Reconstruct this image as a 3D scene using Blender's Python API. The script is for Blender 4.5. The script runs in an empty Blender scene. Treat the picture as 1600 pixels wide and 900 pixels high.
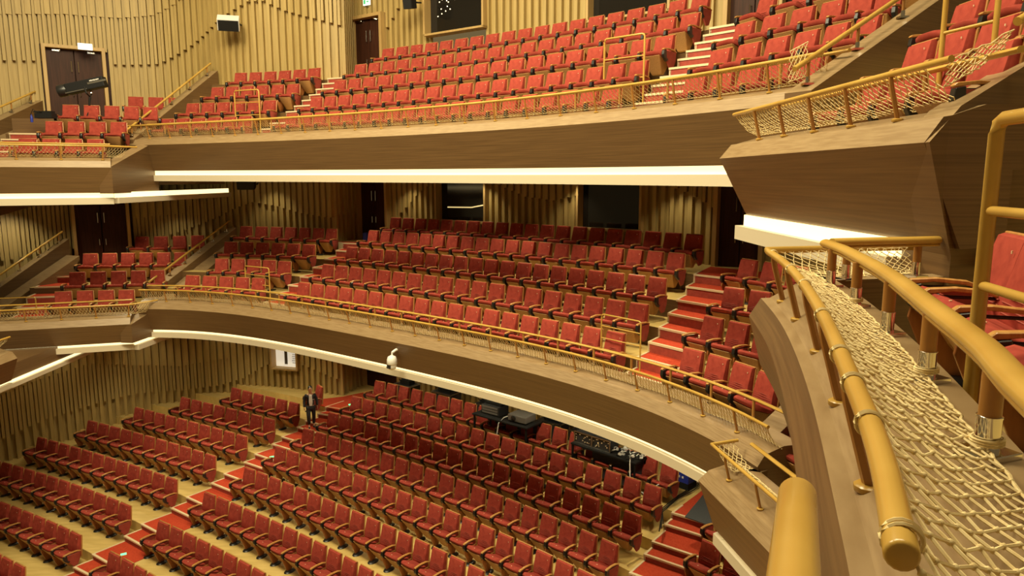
import bpy, bmesh, math, random
from mathutils import Vector, Matrix
random.seed(7)
C = bpy.context.scene.collection
sc = bpy.context.scene
# ------------------------------------------------------------------ camera
FPX = 1120.0
PITCH = math.atan(175/1120)
cam_d = bpy.data.cameras.new('camera'); cam_d.sensor_width = 36; cam_d.lens = 36*FPX/1600
cam_d.clip_start = .05; cam_d.clip_end = 300
cam = bpy.data.objects.new('camera', cam_d); C.objects.link(cam)
cam.location = (0, 0, 0); cam.rotation_euler = (math.pi/2-PITCH, 0, 0)
sc.camera = cam
# ------------------------------------------------------------------ exposure and light
sc.view_settings.view_transform = 'Standard'
try: sc.view_settings.look = 'None'
except Exception: pass
sc.view_settings.gamma = 1; sc.view_settings.exposure = 0.0
try: sc.view_settings.use_curve_mapping = False
except Exception: pass
w = bpy.data.worlds.new('world'); sc.world = w; w.use_nodes = True
w.node_tree.nodes['Background'].inputs[0].default_value = (1, .70, .30, 1)
w.node_tree.nodes['Background'].inputs[1].default_value = .16
WARM = (1, .87, .55)
def area(name, loc, tgt, size, power, col=WARM, sy=None):
    l = bpy.data.lights.new(name, 'AREA'); l.energy = power; l.color = col; l.size = size
    if sy: l.shape = 'RECTANGLE'; l.size_y = sy
    o = bpy.data.objects.new(name, l); C.objects.link(o); o.location = loc
    o.rotation_euler = (Vector(tgt)-Vector(loc)).to_track_quat('-Z', 'Y').to_euler(); return o
def spot(name, loc, tgt, ang, power, blend=.5, r=.05, col=WARM):
    l = bpy.data.lights.new(name, 'SPOT'); l.energy = power; l.color = col; l.spot_size = math.radians(ang)
    l.spot_blend = blend; l.shadow_soft_size = r
    o = bpy.data.objects.new(name, l); C.objects.link(o); o.location = loc
    o.rotation_euler = (Vector(tgt)-Vector(loc)).to_track_quat('-Z', 'Y').to_euler(); return o
# hall ceiling lamps, high above the stalls and over the two balconies
area('hall_ceiling_light', (-9, 12, 11), (-7, 17, -6), 5, 2900)
area('hall_ceiling_light', (-2, 8, 11), (-4, 16, -6), 5, 2400)
area('hall_ceiling_light', (-11, 19, 10.5), (-9, 25, 0), 4, 520)
area('hall_ceiling_light', (-2, 15, 10.5), (0, 20, 0), 4, 560)
area('hall_ceiling_light', (1.5, 4, 8), (3, 6, 0), 3, 420)
# ------------------------------------------------------------------ survey helper: sight line to a point at height z / at distance Y
def W(x, y, z):
    c, s = math.cos(PITCH), math.sin(PITCH)
    a, b = (x-800)/FPX, (y-450)/FPX
    r = Vector((a, c-b*s, -s-b*c)); return r*(z/r.z)
def WY(x, y, Y):
    c, s = math.cos(PITCH), math.sin(PITCH)
    a, b = (x-800)/FPX, (y-450)/FPX
    r = Vector((a, c-b*s, -s-b*c)); return r*(Y/r.y)
# ------------------------------------------------------------------ materials
def mat(name, col, rough=.5, metal=0, emit=None, estr=0, noise=None, spec=.5):
    m = bpy.data.materials.new(name); m.use_nodes = True; nt = m.node_tree; b = nt.nodes['Principled BSDF']
    b.inputs['Base Color'].default_value = (*col, 1); b.inputs['Roughness'].default_value = rough
    b.inputs['Metallic'].default_value = metal; b.inputs['Specular IOR Level'].default_value = spec
    if emit: b.inputs['Emission Color'].default_value = (*emit, 1); b.inputs['Emission Strength'].default_value = estr
    if noise:
        col2, scale, detail = noise[:3]
        tc = nt.nodes.new('ShaderNodeTexCoord'); mp = nt.nodes.new('ShaderNodeMapping')
        mp.inputs['Scale'].default_value = noise[3] if len(noise) > 3 else (1, 1, 1)
        n = nt.nodes.new('ShaderNodeTexNoise'); n.inputs['Scale'].default_value = scale; n.inputs['Detail'].default_value = detail
        r = nt.nodes.new('ShaderNodeValToRGB'); r.color_ramp.elements[0].position = .35; r.color_ramp.elements[1].position = .65
        r.color_ramp.elements[0].color = (*col, 1); r.color_ramp.elements[1].color = (*col2, 1)
        nt.links.new(tc.outputs['Object'], mp.inputs[0]); nt.links.new(mp.outputs[0], n.inputs['Vector'])
        nt.links.new(n.outputs['Fac'], r.inputs[0]); nt.links.new(r.outputs[0], b.inputs['Base Color'])
    return m
M = {}
M['red'] = mat('red_upholstery', (.36, .058, .038), .85, noise=((.27, .040, .027), 9, 3), spec=.15)
M['redside'] = mat('red_side_panel', (.30, .05, .03), .7, noise=((.24, .035, .02), 6, 3))
M['backwood'] = mat('seat_back_wood', (.50, .24, .07), .4, noise=((.40, .18, .05), 3, 4, (8, 8, 1)))
M['shell'] = mat('perforated_seat_wood', (.46, .25, .09), .5, noise=((.36, .18, .06), 60, 1))
M['legwood'] = mat('seat_leg_wood', (.36, .13, .035), .42, noise=((.26, .09, .025), 3, 4, (6, 6, 1)))
M['arm'] = mat('armrest_wood', (.50, .26, .07), .35, noise=((.40, .19, .05), 5, 3, (1, 8, 1)))
M['black'] = mat('black_plastic', (.015, .014, .013), .35)
M['blackmatt'] = mat('black_matt_metal', (.013, .013, .013), .6, spec=.25)
M['slat'] = mat('pale_slat_wood', (.47, .335, .12), .55, noise=((.38, .265, .09), 2.2, 4, (5, 5, .35)))
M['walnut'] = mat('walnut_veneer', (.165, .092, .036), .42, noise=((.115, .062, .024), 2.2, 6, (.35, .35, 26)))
M['ledge'] = mat('walnut_ledge', (.33, .225, .115), .38, noise=((.25, .16, .075), 3, 6, (1, 1, 20)))  # lighter copy of the walnut, light from above put into the colour
M['floor'] = mat('pale_floor_boards', (.68, .50, .18), .35, noise=((.58, .42, .14), 1.5, 3, (1, 5, 1)))
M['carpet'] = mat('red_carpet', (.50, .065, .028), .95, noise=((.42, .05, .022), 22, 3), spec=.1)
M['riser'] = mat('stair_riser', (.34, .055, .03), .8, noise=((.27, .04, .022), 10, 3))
M['nose'] = mat('stair_nosing', (.72, .58, .36), .4)
M['rail'] = mat('varnished_handrail', (.55, .34, .075), .25, noise=((.46, .27, .05), 2, 4, (1, 1, 1)))
M['post'] = mat('varnished_post', (.40, .19, .045), .3, noise=((.31, .135, .03), 2, 4, (6, 6, 1)))
M['steel'] = mat('polished_steel', (.75, .72, .68), .12, 1)
M['rope'] = mat('net_cord', (.85, .70, .38), .8, noise=((.68, .52, .24), 30, 2))
M['white'] = mat('white_plastic', (.80, .78, .74), .4)
M['offwhite'] = mat('cream_lip_board', (.62, .54, .40), .5)
M['led'] = mat('led_strip', (.9, .8, .5), .5, emit=(1, .82, .42), estr=1.6)
M['door'] = mat('dark_door_veneer', (.055, .018, .009), .5, spec=.2, noise=((.035, .012, .006), 3, 4, (6, 6, .5)))
M['glass'] = mat('dark_booth_glass', (.012, .010, .008), .08)
M['frame'] = mat('door_frame_wood', (.50, .33, .12), .5, noise=((.42, .27, .10), 2, 3, (4, 4, .4)))
M['soffit'] = mat('soffit_paint', (.30, .22, .13), .7)
M['suit'] = mat('black_suit', (.02, .019, .024), .8)
M['shirt'] = mat('white_shirt', (.85, .82, .78), .8)
M['skin'] = mat('skin', (.58, .33, .20), .6)
M['hair'] = mat('black_hair', (.012, .010, .009), .5)
M['case'] = mat('flight_case', (.03, .03, .032), .5)
M['alu'] = mat('aluminium_edge', (.6, .58, .54), .3, 1)
M['grey'] = mat('grey_equipment', (.14, .13, .12), .5)
M['blue'] = mat('blue_bag', (.02, .035, .32), .5)
M['mat'] = mat('charcoal_floor_mat', (.045, .05, .055), .9, noise=((.065, .07, .075), 60, 2))
M['green'] = mat('green_floor_light', (.1, .8, .3), .4, emit=(.2, 1, .4), estr=1.5)
M['signw'] = mat('lit_exit_sign', (.9, .95, .9), .4, emit=(.95, 1, .9), estr=.9)
M['signg'] = mat('sign_green', (.05, .4, .15), .4, emit=(.1, .7, .3), estr=.4)
M['print'] = mat('white_paper', (.8, .78, .72), .6, emit=(1, .9, .7), estr=.55)  # window pane with its own glow, standing in for the lit room behind
M['reflect'] = mat('bright_booth_lamp', (1, .9, .6), .4, emit=(1, .85, .5), estr=3)  # glow painted in for lamp reflections on the booth glass
M['strip'] = mat('bright_booth_strip', (1, .9, .6), .4, emit=(1, .75, .3), estr=.8)
# ------------------------------------------------------------------ mesh builder
class MB:
    def __init__(s): s.v = []; s.f = []; s.m = []; s.mi = 0
    def add(s, vs, fs):
        o = len(s.v); s.v += [tuple(v) for v in vs]; s.f += [tuple(i+o for i in f) for f in fs]; s.m += [s.mi]*len(fs); return s
    def box(s, cx, cy, cz, sx, sy, sz, rz=0, mtx=None):
        vs = [Vector((x*sx/2, y*sy/2, z*sz/2)) for x in (-1, 1) for y in (-1, 1) for z in (-1, 1)]
        R = mtx if mtx else Matrix.Rotation(rz, 3, 'Z')
        vs = [R @ v + Vector((cx, cy, cz)) for v in vs]
        return s.add(vs, [(0, 1, 3, 2), (4, 6, 7, 5), (0, 4, 5, 1), (2, 3, 7, 6), (0, 2, 6, 4), (1, 5, 7, 3)])
    def prism(s, poly, axis, a, b):
        # poly: 2D points, extruded along axis ('x': poly is (y,z); 'y': (x,z); 'z': (x,y))
        def P(p, t): return {'x': (t, p[0], p[1]), 'y': (p[0], t, p[1]), 'z': (p[0], p[1], t)}[axis]
        n = len(poly); vs = [P(p, a) for p in poly]+[P(p, b) for p in poly]
        return s.add(vs, [tuple(range(n)), tuple(range(2*n-1, n-1, -1))]+[(i, i+n, (i+1) % n+n, (i+1) % n) for i in range(n)])
    def tube(s, pts, r, n=6, cap=True, flat=1.0):
        pts = [Vector(p) for p in pts]; rr = r if isinstance(r, (list, tuple)) else [r]*len(pts)
        rings = []; up = None
        for i, p in enumerate(pts):
            a = pts[max(i-1, 0)]; b = pts[min(i+1, len(pts)-1)]; t = (b-a)
            if t.length < 1e-9: t = Vector((0, 0, 1))
            t.normalize(); ref = Vector((0, 0, 1)) if abs(t.z) < .9 else Vector((1, 0, 0))
            u = t.cross(ref).normalized(); v = t.cross(u).normalized()
            rings.append([p+(u*math.cos(2*math.pi*k/n)+v*math.sin(2*math.pi*k/n)*flat)*rr[i] for k in range(n)])
        vs = [q for R in rings for q in R]; fs = []
        for i in range(len(pts)-1):
            for k in range(n): fs.append((i*n+k, i*n+(k+1) % n, (i+1)*n+(k+1) % n, (i+1)*n+k))
        if cap: fs.append(tuple(range(n))[::-1]); fs.append(tuple(range((len(pts)-1)*n, len(pts)*n)))
        return s.add(vs, fs)
    def lathe(s, prof, cx=0, cy=0, cz=0, n=12, sx=1, sy=1, mtx=None):
        vs = []; fs = []
        for r, z in prof:
            for k in range(n):
                v = Vector((r*sx*math.cos(2*math.pi*k/n), r*sy*math.sin(2*math.pi*k/n), z))
                if mtx: v = mtx @ v
                vs.append(v+Vector((cx, cy, cz)))
        for i in range(len(prof)-1):
            for k in range(n): fs.append((i*n+k, i*n+(k+1) % n, (i+1)*n+(k+1) % n, (i+1)*n+k))
        fs.append(tuple(range(n))[::-1]); fs.append(tuple(range((len(prof)-1)*n, len(prof)*n)))
        return s.add(vs, fs)
    def mesh(s, name, mats, smooth=False, bevel=0, seg=2):
        me = bpy.data.meshes.new(name); me.from_pydata(s.v, [], s.f)
        for m in (mats if isinstance(mats, (list, tuple)) else [mats]): me.materials.append(m)
        if any(s.m): me.polygons.foreach_set('material_index', s.m)
        bm = bmesh.new(); bm.from_mesh(me)
        if len(s.f) < 40000: bmesh.ops.recalc_face_normals(bm, faces=bm.faces)
        if bevel: bmesh.ops.bevel(bm, geom=[e for e in bm.edges if e.calc_face_angle(0) > .5], offset=bevel, segments=seg, affect='EDGES', profile=.6)
        bm.to_mesh(me); bm.free()
        if smooth:
            me.polygons.foreach_set('use_smooth', [True]*len(me.polygons))
            try: me.set_sharp_from_angle(angle=math.radians(50))
            except Exception: pass
        me.update(); return me
    def build(s, name, mats, parent=None, smooth=False, bevel=0, seg=2, loc=None):
        return link(name, s.mesh(name, mats, smooth, bevel, seg), parent, loc)
def link(name, me, parent=None, loc=None, rz=0):
    o = bpy.data.objects.new(name, me); C.objects.link(o)
    if parent: o.parent = parent
    if loc is not None: o.location = loc
    o.rotation_euler.z = rz; return o
def empty(name, loc=(0, 0, 0), rz=0): return link(name, None, None, loc, rz)
def tag(o, label, cat, group=None, kind=None):
    o['label'] = label; o['category'] = cat
    if group: o['group'] = group
    if kind: o['kind'] = kind
    return o
def struct(o, label=None):
    o['kind'] = 'structure'
    if label: o['label'] = label
    return o
def sub(v, w2): return (v[0]-w2[0], v[1]-w2[1])
# ------------------------------------------------------------------ plan geometry of the hall: arcs around one centre
CX, CY = -21., -4.
SHAPE = {'T2': ([21.1259, 58.3516, -146.7204, 151.243, -55.0057], .32, .97), 'T1': ([22.9773, 45.5581, -109.6853, 111.3197, -40.6408], .33, .98), 'S': ([28.5889, -11.3156, 7.5604, .363], .12, .92),
  'R1': ([32.325, -13.966, 19.492, -8.819], .285, 1.05), 'R2': ([8.99, 151.728, -430.248, 567.383, -346.934, 77.991], .325, 1.045)}
def shape(t, th):
    c, a, b = SHAPE[t]
    f = lambda x: sum(k*x**i for i, k in enumerate(c))
    if th < a: return f(a)+(f(a+.01)-f(a))/.01*(th-a)
    if th > b: return f(b)+(f(b)-f(b-.01))/.01*(th-b)
    return f(th)
def PXY(th, r): return (CX+r*math.sin(th), CY+r*math.cos(th))
def POL(x, y): return math.atan2(x-CX, y-CY), math.hypot(x-CX, y-CY)
# rows of seats: (tier, block, row, height of seat backs, count, first / middle / last position in plan)
ROWS = [
('T2', 'C', 5, -1.56, 20, [-4.58, 27.31, 0.24, 23.89, 4.79, 19.58]),
('T2', 'C', 4, -2.01, 20, [-5.32, 26.87, -0.38, 23.06, 4.18, 18.99]),
('T2', 'C', 3, -2.47, 20, [-5.8, 25.25, -1.01, 21.66, 3.43, 17.64]),
('T2', 'C', 2, -2.93, 19, [-6.33, 23.96, -1.58, 20.47, 2.8, 16.6]),
('T2', 'C', 1, -3.4, 19, [-6.89, 23.04, -2.16, 19.52, 2.14, 15.66]),
('T2', 'R', 4, -2.01, 5, [5.69, 17.56, 6.36, 16.23, 7.03, 14.89]),
('T2', 'R', 3, -2.47, 5, [4.81, 16.0, 5.67, 15.07, 6.52, 14.15]),
('T2', 'R', 2, -2.93, 5, [4.13, 14.99, 4.85, 13.87, 5.58, 12.76]),
('T2', 'R', 1, -3.4, 5, [3.48, 14.07, 4.16, 12.94, 4.62, 11.63]),
('T2', 'L', 4, -2.01, 7, [-10.95, 29.05, -8.95, 28.44, -7.18, 27.81]),
('T2', 'L', 3, -2.47, 6, [-10.89, 27.17, -9.24, 26.78, -7.62, 26.2]),
('T2', 'L', 2, -2.93, 5, [-10.65, 25.59, -9.39, 25.4, -8.11, 24.9]),
('T2', 'L', 1, -3.4, 5, [-11.28, 24.64, -9.98, 24.32, -8.77, 24.0]),
('T2', 'B', 4, -2.4, 4, [-15.07, 28.72, -14.01, 28.81, -13.06, 29.12]),
('T2', 'B', 3, -2.86, 6, [-15.97, 26.58, -14.34, 26.81, -12.8, 27.02]),
('T2', 'B', 2, -3.32, 5, [-15.44, 24.8, -14.14, 25.06, -12.89, 25.31]),
('T2', 'B', 1, -3.78, 4, [-15.11, 23.37, -14.17, 23.63, -13.2, 23.77]),
('T1', 'C', 5, 4.38, 19, [-4.49, 26.06, 0.23, 22.71, 4.51, 18.72]),
('T1', 'C', 4, 3.75, 20, [-5.34, 25.4, -0.42, 22.02, 4.05, 17.78]),
('T1', 'C', 3, 3.13, 19, [-5.87, 24.66, -1.04, 21.19, 3.33, 17.12]),
('T1', 'C', 2, 2.52, 20, [-6.54, 24.12, -1.68, 20.77, 2.69, 16.71]),
('T1', 'R', 2, 2.52, 6, [4.12, 15.21, 4.98, 13.68, 5.66, 12.26]),
('T1', 'R', 3, 3.13, 6, [4.75, 15.7, 5.57, 14.1, 6.3, 13.03]),
('T1', 'L', 4, 3.75, 6, [-10.22, 27.35, -8.71, 26.98, -7.16, 26.29]),
('T1', 'L', 3, 3.13, 6, [-10.74, 26.49, -9.24, 26.06, -7.76, 25.6]),
('T1', 'L', 2, 2.52, 6, [-11.44, 25.98, -9.9, 25.52, -8.39, 24.99]),
('T1', 'B', 4, 2.9, 3, [-14.35, 27.74, -13.71, 27.88, -13.07, 28.02]),
('T1', 'B', 3, 2.35, 5, [-14.65, 23.91, -13.47, 24.23, -12.33, 24.63]),
('T1', 'B', 2, 1.75, 4, [-15.1, 23.75, -14.15, 23.97, -13.18, 24.11]),
('S', 'L', 6, -8.48, 6, [-11.33, 28.15, -9.88, 27.21, -8.44, 26.3]),
('S', 'L', 5, -8.79, 8, [-13.29, 27.87, -11.21, 26.67, -9.09, 25.39]),
('S', 'L', 4, -9.11, 10, [-15.01, 27.55, -12.42, 26.07, -9.8, 24.52]),
('S', 'L', 3, -9.44, 11, [-16.55, 26.93, -13.49, 25.28, -10.53, 23.54]),
('S', 'L', 2, -9.78, 12, [-17.96, 26.02, -14.61, 24.27, -11.35, 22.4]),
('S', 'L', 1, -10.12, 12, [-18.83, 24.68, -15.54, 23.1, -12.27, 21.23]),
('S', 'L', 0, -10.45, 8, [-17.2, 22.26, -15.15, 21.19, -13.12, 20.01]),
('S', 'L', -1, -10.8, 3, [-15.17, 19.53, -14.61, 19.19, -14.05, 18.86]),
('S', 'C', 8, -7.82, 20, [-5.28, 26.89, -0.36, 23.2, 4.21, 18.96]),
('S', 'C', 7, -8.16, 20, [-5.99, 25.99, -1.03, 22.32, 3.61, 18.26]),
('S', 'C', 6, -8.48, 20, [-6.65, 25.12, -1.71, 21.46, 2.92, 17.35]),
('S', 'C', 5, -8.79, 20, [-7.34, 24.27, -2.35, 20.57, 2.22, 16.46]),
('S', 'C', 4, -9.11, 20, [-8.04, 23.38, -3.05, 19.69, 1.57, 15.64]),
('S', 'C', 3, -9.44, 18, [-8.75, 22.37, -4.29, 19.1, -0.06, 15.53]),
('S', 'C', 2, -9.78, 14, [-9.61, 21.23, -6.12, 18.79, -2.89, 16.15]),
('S', 'C', 1, -10.12, 10, [-10.48, 20.01, -8.05, 18.38, -5.75, 16.66]),
('S', 'C', 0, -10.45, 5, [-11.31, 18.83, -10.21, 18.1, -9.19, 17.37]),
('S', 'R', 7, -8.16, 4, [5.18, 16.73, 5.81, 15.87, 6.44, 15.02]),
('S', 'R', 6, -8.48, 5, [4.52, 15.86, 5.37, 14.86, 6.23, 13.86])
]
# ------------------------------------------------------------------ walls of vertical slats
def interp(tab, x):
    if x <= tab[0][0]: return tab[0][1]
    for (a, b), (c, d) in zip(tab, tab[1:]):
        if x <= c: return b+(d-b)*(x-a)/(c-a)
    return tab[-1][1]
def smooth(pts, k=6):
    P = [Vector((*p, 0)) for p in pts]; P = [P[0]*2-P[1]]+P+[P[-1]*2-P[-2]]; out = []
    for i in range(1, len(P)-2):
        for j in range(k):
            t = j/k; a, b, c, d = P[i-1:i+3]
            v = .5*((2*b)+(c-a)*t+(2*a-5*b+4*c-d)*t*t+(-a+3*b-3*c+d)*t**3); out.append((v.x, v.y))
    out.append((P[-2].x, P[-2].y)); return out
def resample(path, step):
    L = [0]
    for a, b in zip(path, path[1:]): L.append(L[-1]+math.dist(a, b))
    n = max(1, round(L[-1]/step)); out = []; j = 0
    for i in range(n+1):
        s = L[-1]*i/n
        while j < len(path)-2 and L[j+1] < s: j += 1
        t = (s-L[j])/max(L[j+1]-L[j], 1e-9)
        out.append((path[j][0]+(path[j+1][0]-path[j][0])*t, path[j][1]+(path[j+1][1]-path[j][1])*t))
    return out
def slat_wall(name, path, z0, z1, lower, upper=None, gaps=(), pitch=.29):
    """path runs left to right as seen from the hall; the hall is on its right-hand side"""
    P = resample(path, pitch); mb = MB()
    for a, b in zip(P, P[1:]):
        mx, my = (a[0]+b[0])/2, (a[1]+b[1])/2; L = math.dist(a, b); rz = math.atan2(b[1]-a[1], b[0]-a[0])
        nx, ny = math.sin(rz), -math.cos(rz)
        segs = [(z0, z1)]
        for (gx0, gx1, gz0, gz1) in gaps:
            if gx0 <= mx <= gx1: segs = [(s0, min(s1, gz0)) for s0, s1 in segs if gz0 > s0+.02]+[(max(s0, gz1), s1) for s0, s1 in segs if gz1 < s1-.02]
        for s0, s1 in segs:
            h = s1-s0
            if h <= 0: continue
            zc = (s0+s1)/2
            mb.box(mx-nx*.08, my-ny*.08, zc, L*1.02, .06, h, rz)                     # backing
            tx, ty = math.cos(rz), math.sin(rz)
            mb.box(mx-tx*L*.24+nx*.015, my-ty*L*.24+ny*.015, zc, L*.42, .15, h, rz)    # wide board
            lo = interp(lower, mx); up = interp(upper, mx) if upper else 99
            a0 = max(lo, s0)
            if a0 < s1: mb.box(mx+tx*L*.25+nx*.05, my+ty*L*.25+ny*.05, (a0+s1)/2, L*.32, .20, s1-a0, rz)   # narrow rod, its foot follows the wave
            a1 = max(up, s0)
            if a1 < s1: mb.box(mx+tx*L*.15+nx*.07, my+ty*L*.15+ny*.07, (a1+s1)/2, L*.60, .22, s1-a1, rz)   # upper wave
    return struct(mb.build(name, M['slat']))
LEFT2 = smooth([(-22.5, 22.0), (-19.5, 26.0), (-17.6, 27.5), (-15.9, 28.6), (-14.3, 29.35), (-12.5, 29.65), (-10.5, 29.5), (-8.8, 29.0), (-6.95, 28.15)])
RET2 = [(-6.95, 28.15), (-6.35, 29.85)]
BACK2 = [(-6.3, 29.85), (7.05, 19.84)]
SIDE2 = smooth([(7.1, 19.8), (7.9, 17.5), (8.5, 14), (8.7, 10), (8.4, 5), (8, 0)])
LEFT1 = smooth([(-22.5, 21.5), (-19.3, 25.2), (-17.2, 27.0), (-15.5, 28.2), (-13.8, 28.95), (-12.2, 28.9), (-10.9, 28.2), (-9.8, 27.85), (-8.4, 27.65), (-7.2, 27.3), (-6.2, 27.3)])
RET1 = [(-6.2, 27.3), (-6.15, 29.05)]
BACK1 = [(-6.12, 29.08), (7.0, 19.25)]
# stalls
slat_wall('wall_left_stalls', LEFT2, -11.4, -5.2, [(-19.6, -9.9), (-18.4, -9.4), (-17, -9.1), (-15.8, -8.9), (-14, -8.95), (-12.5, -8.8), (-11.5, -8.5), (-10.5, -7.9), (-9.6, -7.6), (-8.5, -7.75), (-7.2, -8.1)],
          [(-19.6, -8.2), (-18.5, -7.8), (-17, -7.4), (-15.6, -7.7), (-14, -7.9), (-12, -7.6), (-10.8, -7.1), (-9.8, -6.2), (-9, -5)], gaps=[(-10.1, -8.7, -7.95, -7.05)])
slat_wall('wall_left_stalls_return', RET2, -9.5, -5.2, [(-8, -5)])
slat_wall('wall_back_stalls', BACK2, -9.5, -5.2, [(-8, -5)], gaps=[(-6.3, -4.4, -9, -6.3)])
slat_wall('wall_right_stalls', SIDE2, -11, -5.2, [(0, -5)])
# middle balcony
slat_wall('wall_left_middle_balcony', LEFT2, -5.2, .1, [(-19.5, -3.2), (-18, -2.9), (-16.5, -2.7), (-15, -2.5), (-14, -2.35), (-13, -2.0), (-12.2, -1.7), (-11.4, -1.3), (-10.6, -1.05), (-9.5, -1.2), (-8.5, -1.45), (-7.2, -1.6)],
          [(-19.5, -.9), (-18, -.3), (-16, -.3), (-15.5, -1.7), (-13.5, -1.5), (-12.5, -.5), (-12, .5)], gaps=[(-17.0, -15.35, -3.5, -.9)])
slat_wall('wall_left_middle_balcony_return', RET2, -3.3, .1, [(-7, -1.5)])
slat_wall('wall_back_middle_balcony', BACK2, -3.3, .1, [(-4.9, -1.9), (-4.2, -1.3), (-3.5, -.6), (-2.8, -.1), (-.9, -.1), (.5, -.7), (1.4, -.8), (2.2, -.6), (3.9, -.1), (5.0, -.4), (5.8, -.9)],
          gaps=[(-6.3, -4.86, -3, -.12), (-2.7, -.87, -1.63, .1), (2.25, 4.0, -1.65, .1), (5.9, 6.95, -3, -.12)])
slat_wall('wall_right_middle_balcony', SIDE2, -5.2, .1, [(7, -1.6), (8, -1.5), (9, -1.2)])
# upper balcony
slat_wall('wall_left_upper_balcony', LEFT1, -.2, 9.5, [(-20, 3.7), (-18, 4.05), (-16.5, 4.2), (-15, 4.2), (-13.8, 4.3), (-12.6, 4.9), (-11.7, 5.4), (-10.8, 5.9), (-9.8, 6.35), (-9.2, 6.35), (-8.4, 6.0), (-7.6, 5.75), (-6.3, 5.4)],
          [(-20, 5.3), (-18, 5.6), (-16.5, 5.85), (-15, 5.9), (-13.8, 6.1), (-12.8, 6.6), (-12, 7.4), (-11.5, 9.5)], gaps=[(-16.95, -15.4, 2.2, 4.62)])
slat_wall('wall_left_upper_balcony_return', RET1, 2.2, 9.5, [(-7, 8.5)])
slat_wall('wall_back_upper_balcony', BACK1, 2.2, 9.5, [(-4.75, 5.3), (-4.2, 6.0), (-3.6, 6.9), (-3, 8)],
          gaps=[(-6.05, -4.76, 3, 5.93), (-2.95, -.87, 3.3, 6.35), (2.4, 4.5, 3.3, 6.6), (5.75, 6.95, 3, 6.0)])
# ------------------------------------------------------------------ doors and booth windows
def wall_frame(a, b):
    rz = math.atan2(b[1]-a[1], b[0]-a[0]); return rz, Vector((math.sin(rz), -math.cos(rz), 0)), math.dist(a, b)
def door(n, a, b, z0, z1, sign=False, label=None):
    rz, nn, L = wall_frame(a, b); root = empty('door_%d' % n, ((a[0]+b[0])/2, (a[1]+b[1])/2, z0), rz); struct(root, label)
    H = z1-z0; fr = MB()
    for sx in (-1, 1): fr.box(sx*(L/2+.02), -.12, H/2, .12, .30, H)
    fr.box(0, -.12, H+.05, L+.16, .30, .12); fr.build('door_frame', M['frame'], root, bevel=.008)
    bk = MB(); bk.box(0, .26, H/2, L+.45, .08, H+.3); bk.build('door_core', M['door'], root)  # added panel, stops background light leaking through gaps beside the frame
    for sx in (-1, 1):
        d = MB(); d.box(sx*L*.245, 0, H/2-.01, L*.47, .05, H-.03); leaf = d.build('door_leaf', M['door'], root, bevel=.005)
        h = MB(); h.tube([(sx*.11, -.09, H*.66), (sx*.11, -.09, H*.82)], .016, 6); h.tube([(sx*.11, -.09, H*.30), (sx*.11, -.09, H*.40)], .016, 6)
        for z in (.67, .81, .31, .39): h.tube([(sx*.11, -.09, H*z), (sx*.11, -.02, H*z)], .01, 5)
        h.build('door_handle', M['steel'], leaf)
        c = MB(); c.box(sx*L*.3, -.06, H-.08, .24, .06, .05); c.box(sx*L*.24, -.12, H-.07, .03, .12, .02); c.build('door_closer', M['steel'], leaf)
    return root
def pan_window(n, a, b, z0, z1, label=None, style='dark'):
    rz, nn, L = wall_frame(a, b); root = empty('window_%d' % n, ((a[0]+b[0])/2, (a[1]+b[1])/2, z0), rz); struct(root, label)
    H = z1-z0; fr = MB()
    for sx in (-1, 1): fr.box(sx*(L/2+.03), -.04, H/2, .08, .40, H+.1)
    fr.box(0, -.04, -.03, L+.14, .40, .07); fr.box(0, -.04, H+.03, L+.14, .40, .07); fr.build('window_frame', M['frame'], root, bevel=.006)
    g = MB(); g.box(0, .1, H/2, L-.02, .02, H-.02); g.build('window_glass', M['glass'] if style == 'dark' else M['print'], root)
    return root, L, H
door(1, (-16.95, 26.95), (-15.42, 28.0), 2.2, 4.6, label='dark double door with steel handles behind the upper left box')
door(2, (-6.05, 28.92), (-4.76, 27.95), 3.4, 5.9, label='dark double door left of the dark booth window, upper balcony')
door(3, (5.8, 20.03), (6.9, 19.2), 3.4, 5.95)
door(4, (-16.92, 27.75), (-15.38, 28.72), -3.42, -.98, label='dark double door behind the middle left box')
door(5, (-6.2, 29.68), (-4.86, 28.68), -2.6, -.15, label='dark double door at the left rear of the middle balcony')
door(6, (5.92, 20.58), (6.95, 19.82), -2.6, -.15, label='dark door at the right rear of the middle balcony')
door(7, (-6.2, 29.68), (-4.5, 28.4), -8.85, -6.3, label='dark doorway under the middle balcony')
w1, L, H = pan_window(1, (-2.95, 26.6), (-.87, 25.05), 4.95, 6.3, 'dark control booth window with small lamp reflections, upper balcony')
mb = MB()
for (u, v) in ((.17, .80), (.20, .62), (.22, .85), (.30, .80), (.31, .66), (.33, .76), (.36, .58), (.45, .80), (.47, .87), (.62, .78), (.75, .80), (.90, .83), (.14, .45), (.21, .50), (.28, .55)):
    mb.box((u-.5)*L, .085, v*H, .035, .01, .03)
mb.build('lamp_reflection', M['reflect'], w1)  # glowing specks stand in for reflections in the glass
pan_window(2, (2.4, 22.6), (4.45, 21.06), 4.6, 6.5, 'wide dark booth window above the top row, upper balcony')
w3, L, H = pan_window(3, (-2.70, 27.07), (-.87, 25.7), -1.63, .05, 'dark booth window with a glowing strip, middle balcony')
mb = MB(); mb.tube([(-L*.36, .07, .48), (L*.15, .07, .50), (L*.46, .07, .62)], .022, 5); mb.box(-L*.32, .07, 1.42, .16, .02, .08); mb.build('light_strip', M['strip'], w3)
pan_window(4, (2.25, 23.36), (4.0, 22.04), -1.65, .05, 'dark booth window without a strip, middle balcony')
w5, L, H = pan_window(5, (-9.95, 29.22), (-8.85, 28.92), -7.9, -7.1, 'small lit window in the slat wall of the stalls', 'lit')
mb = MB(); mb.box(-.06*L, .07, .5*H, .13, .02, .7*H); mb.mi = 0
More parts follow.
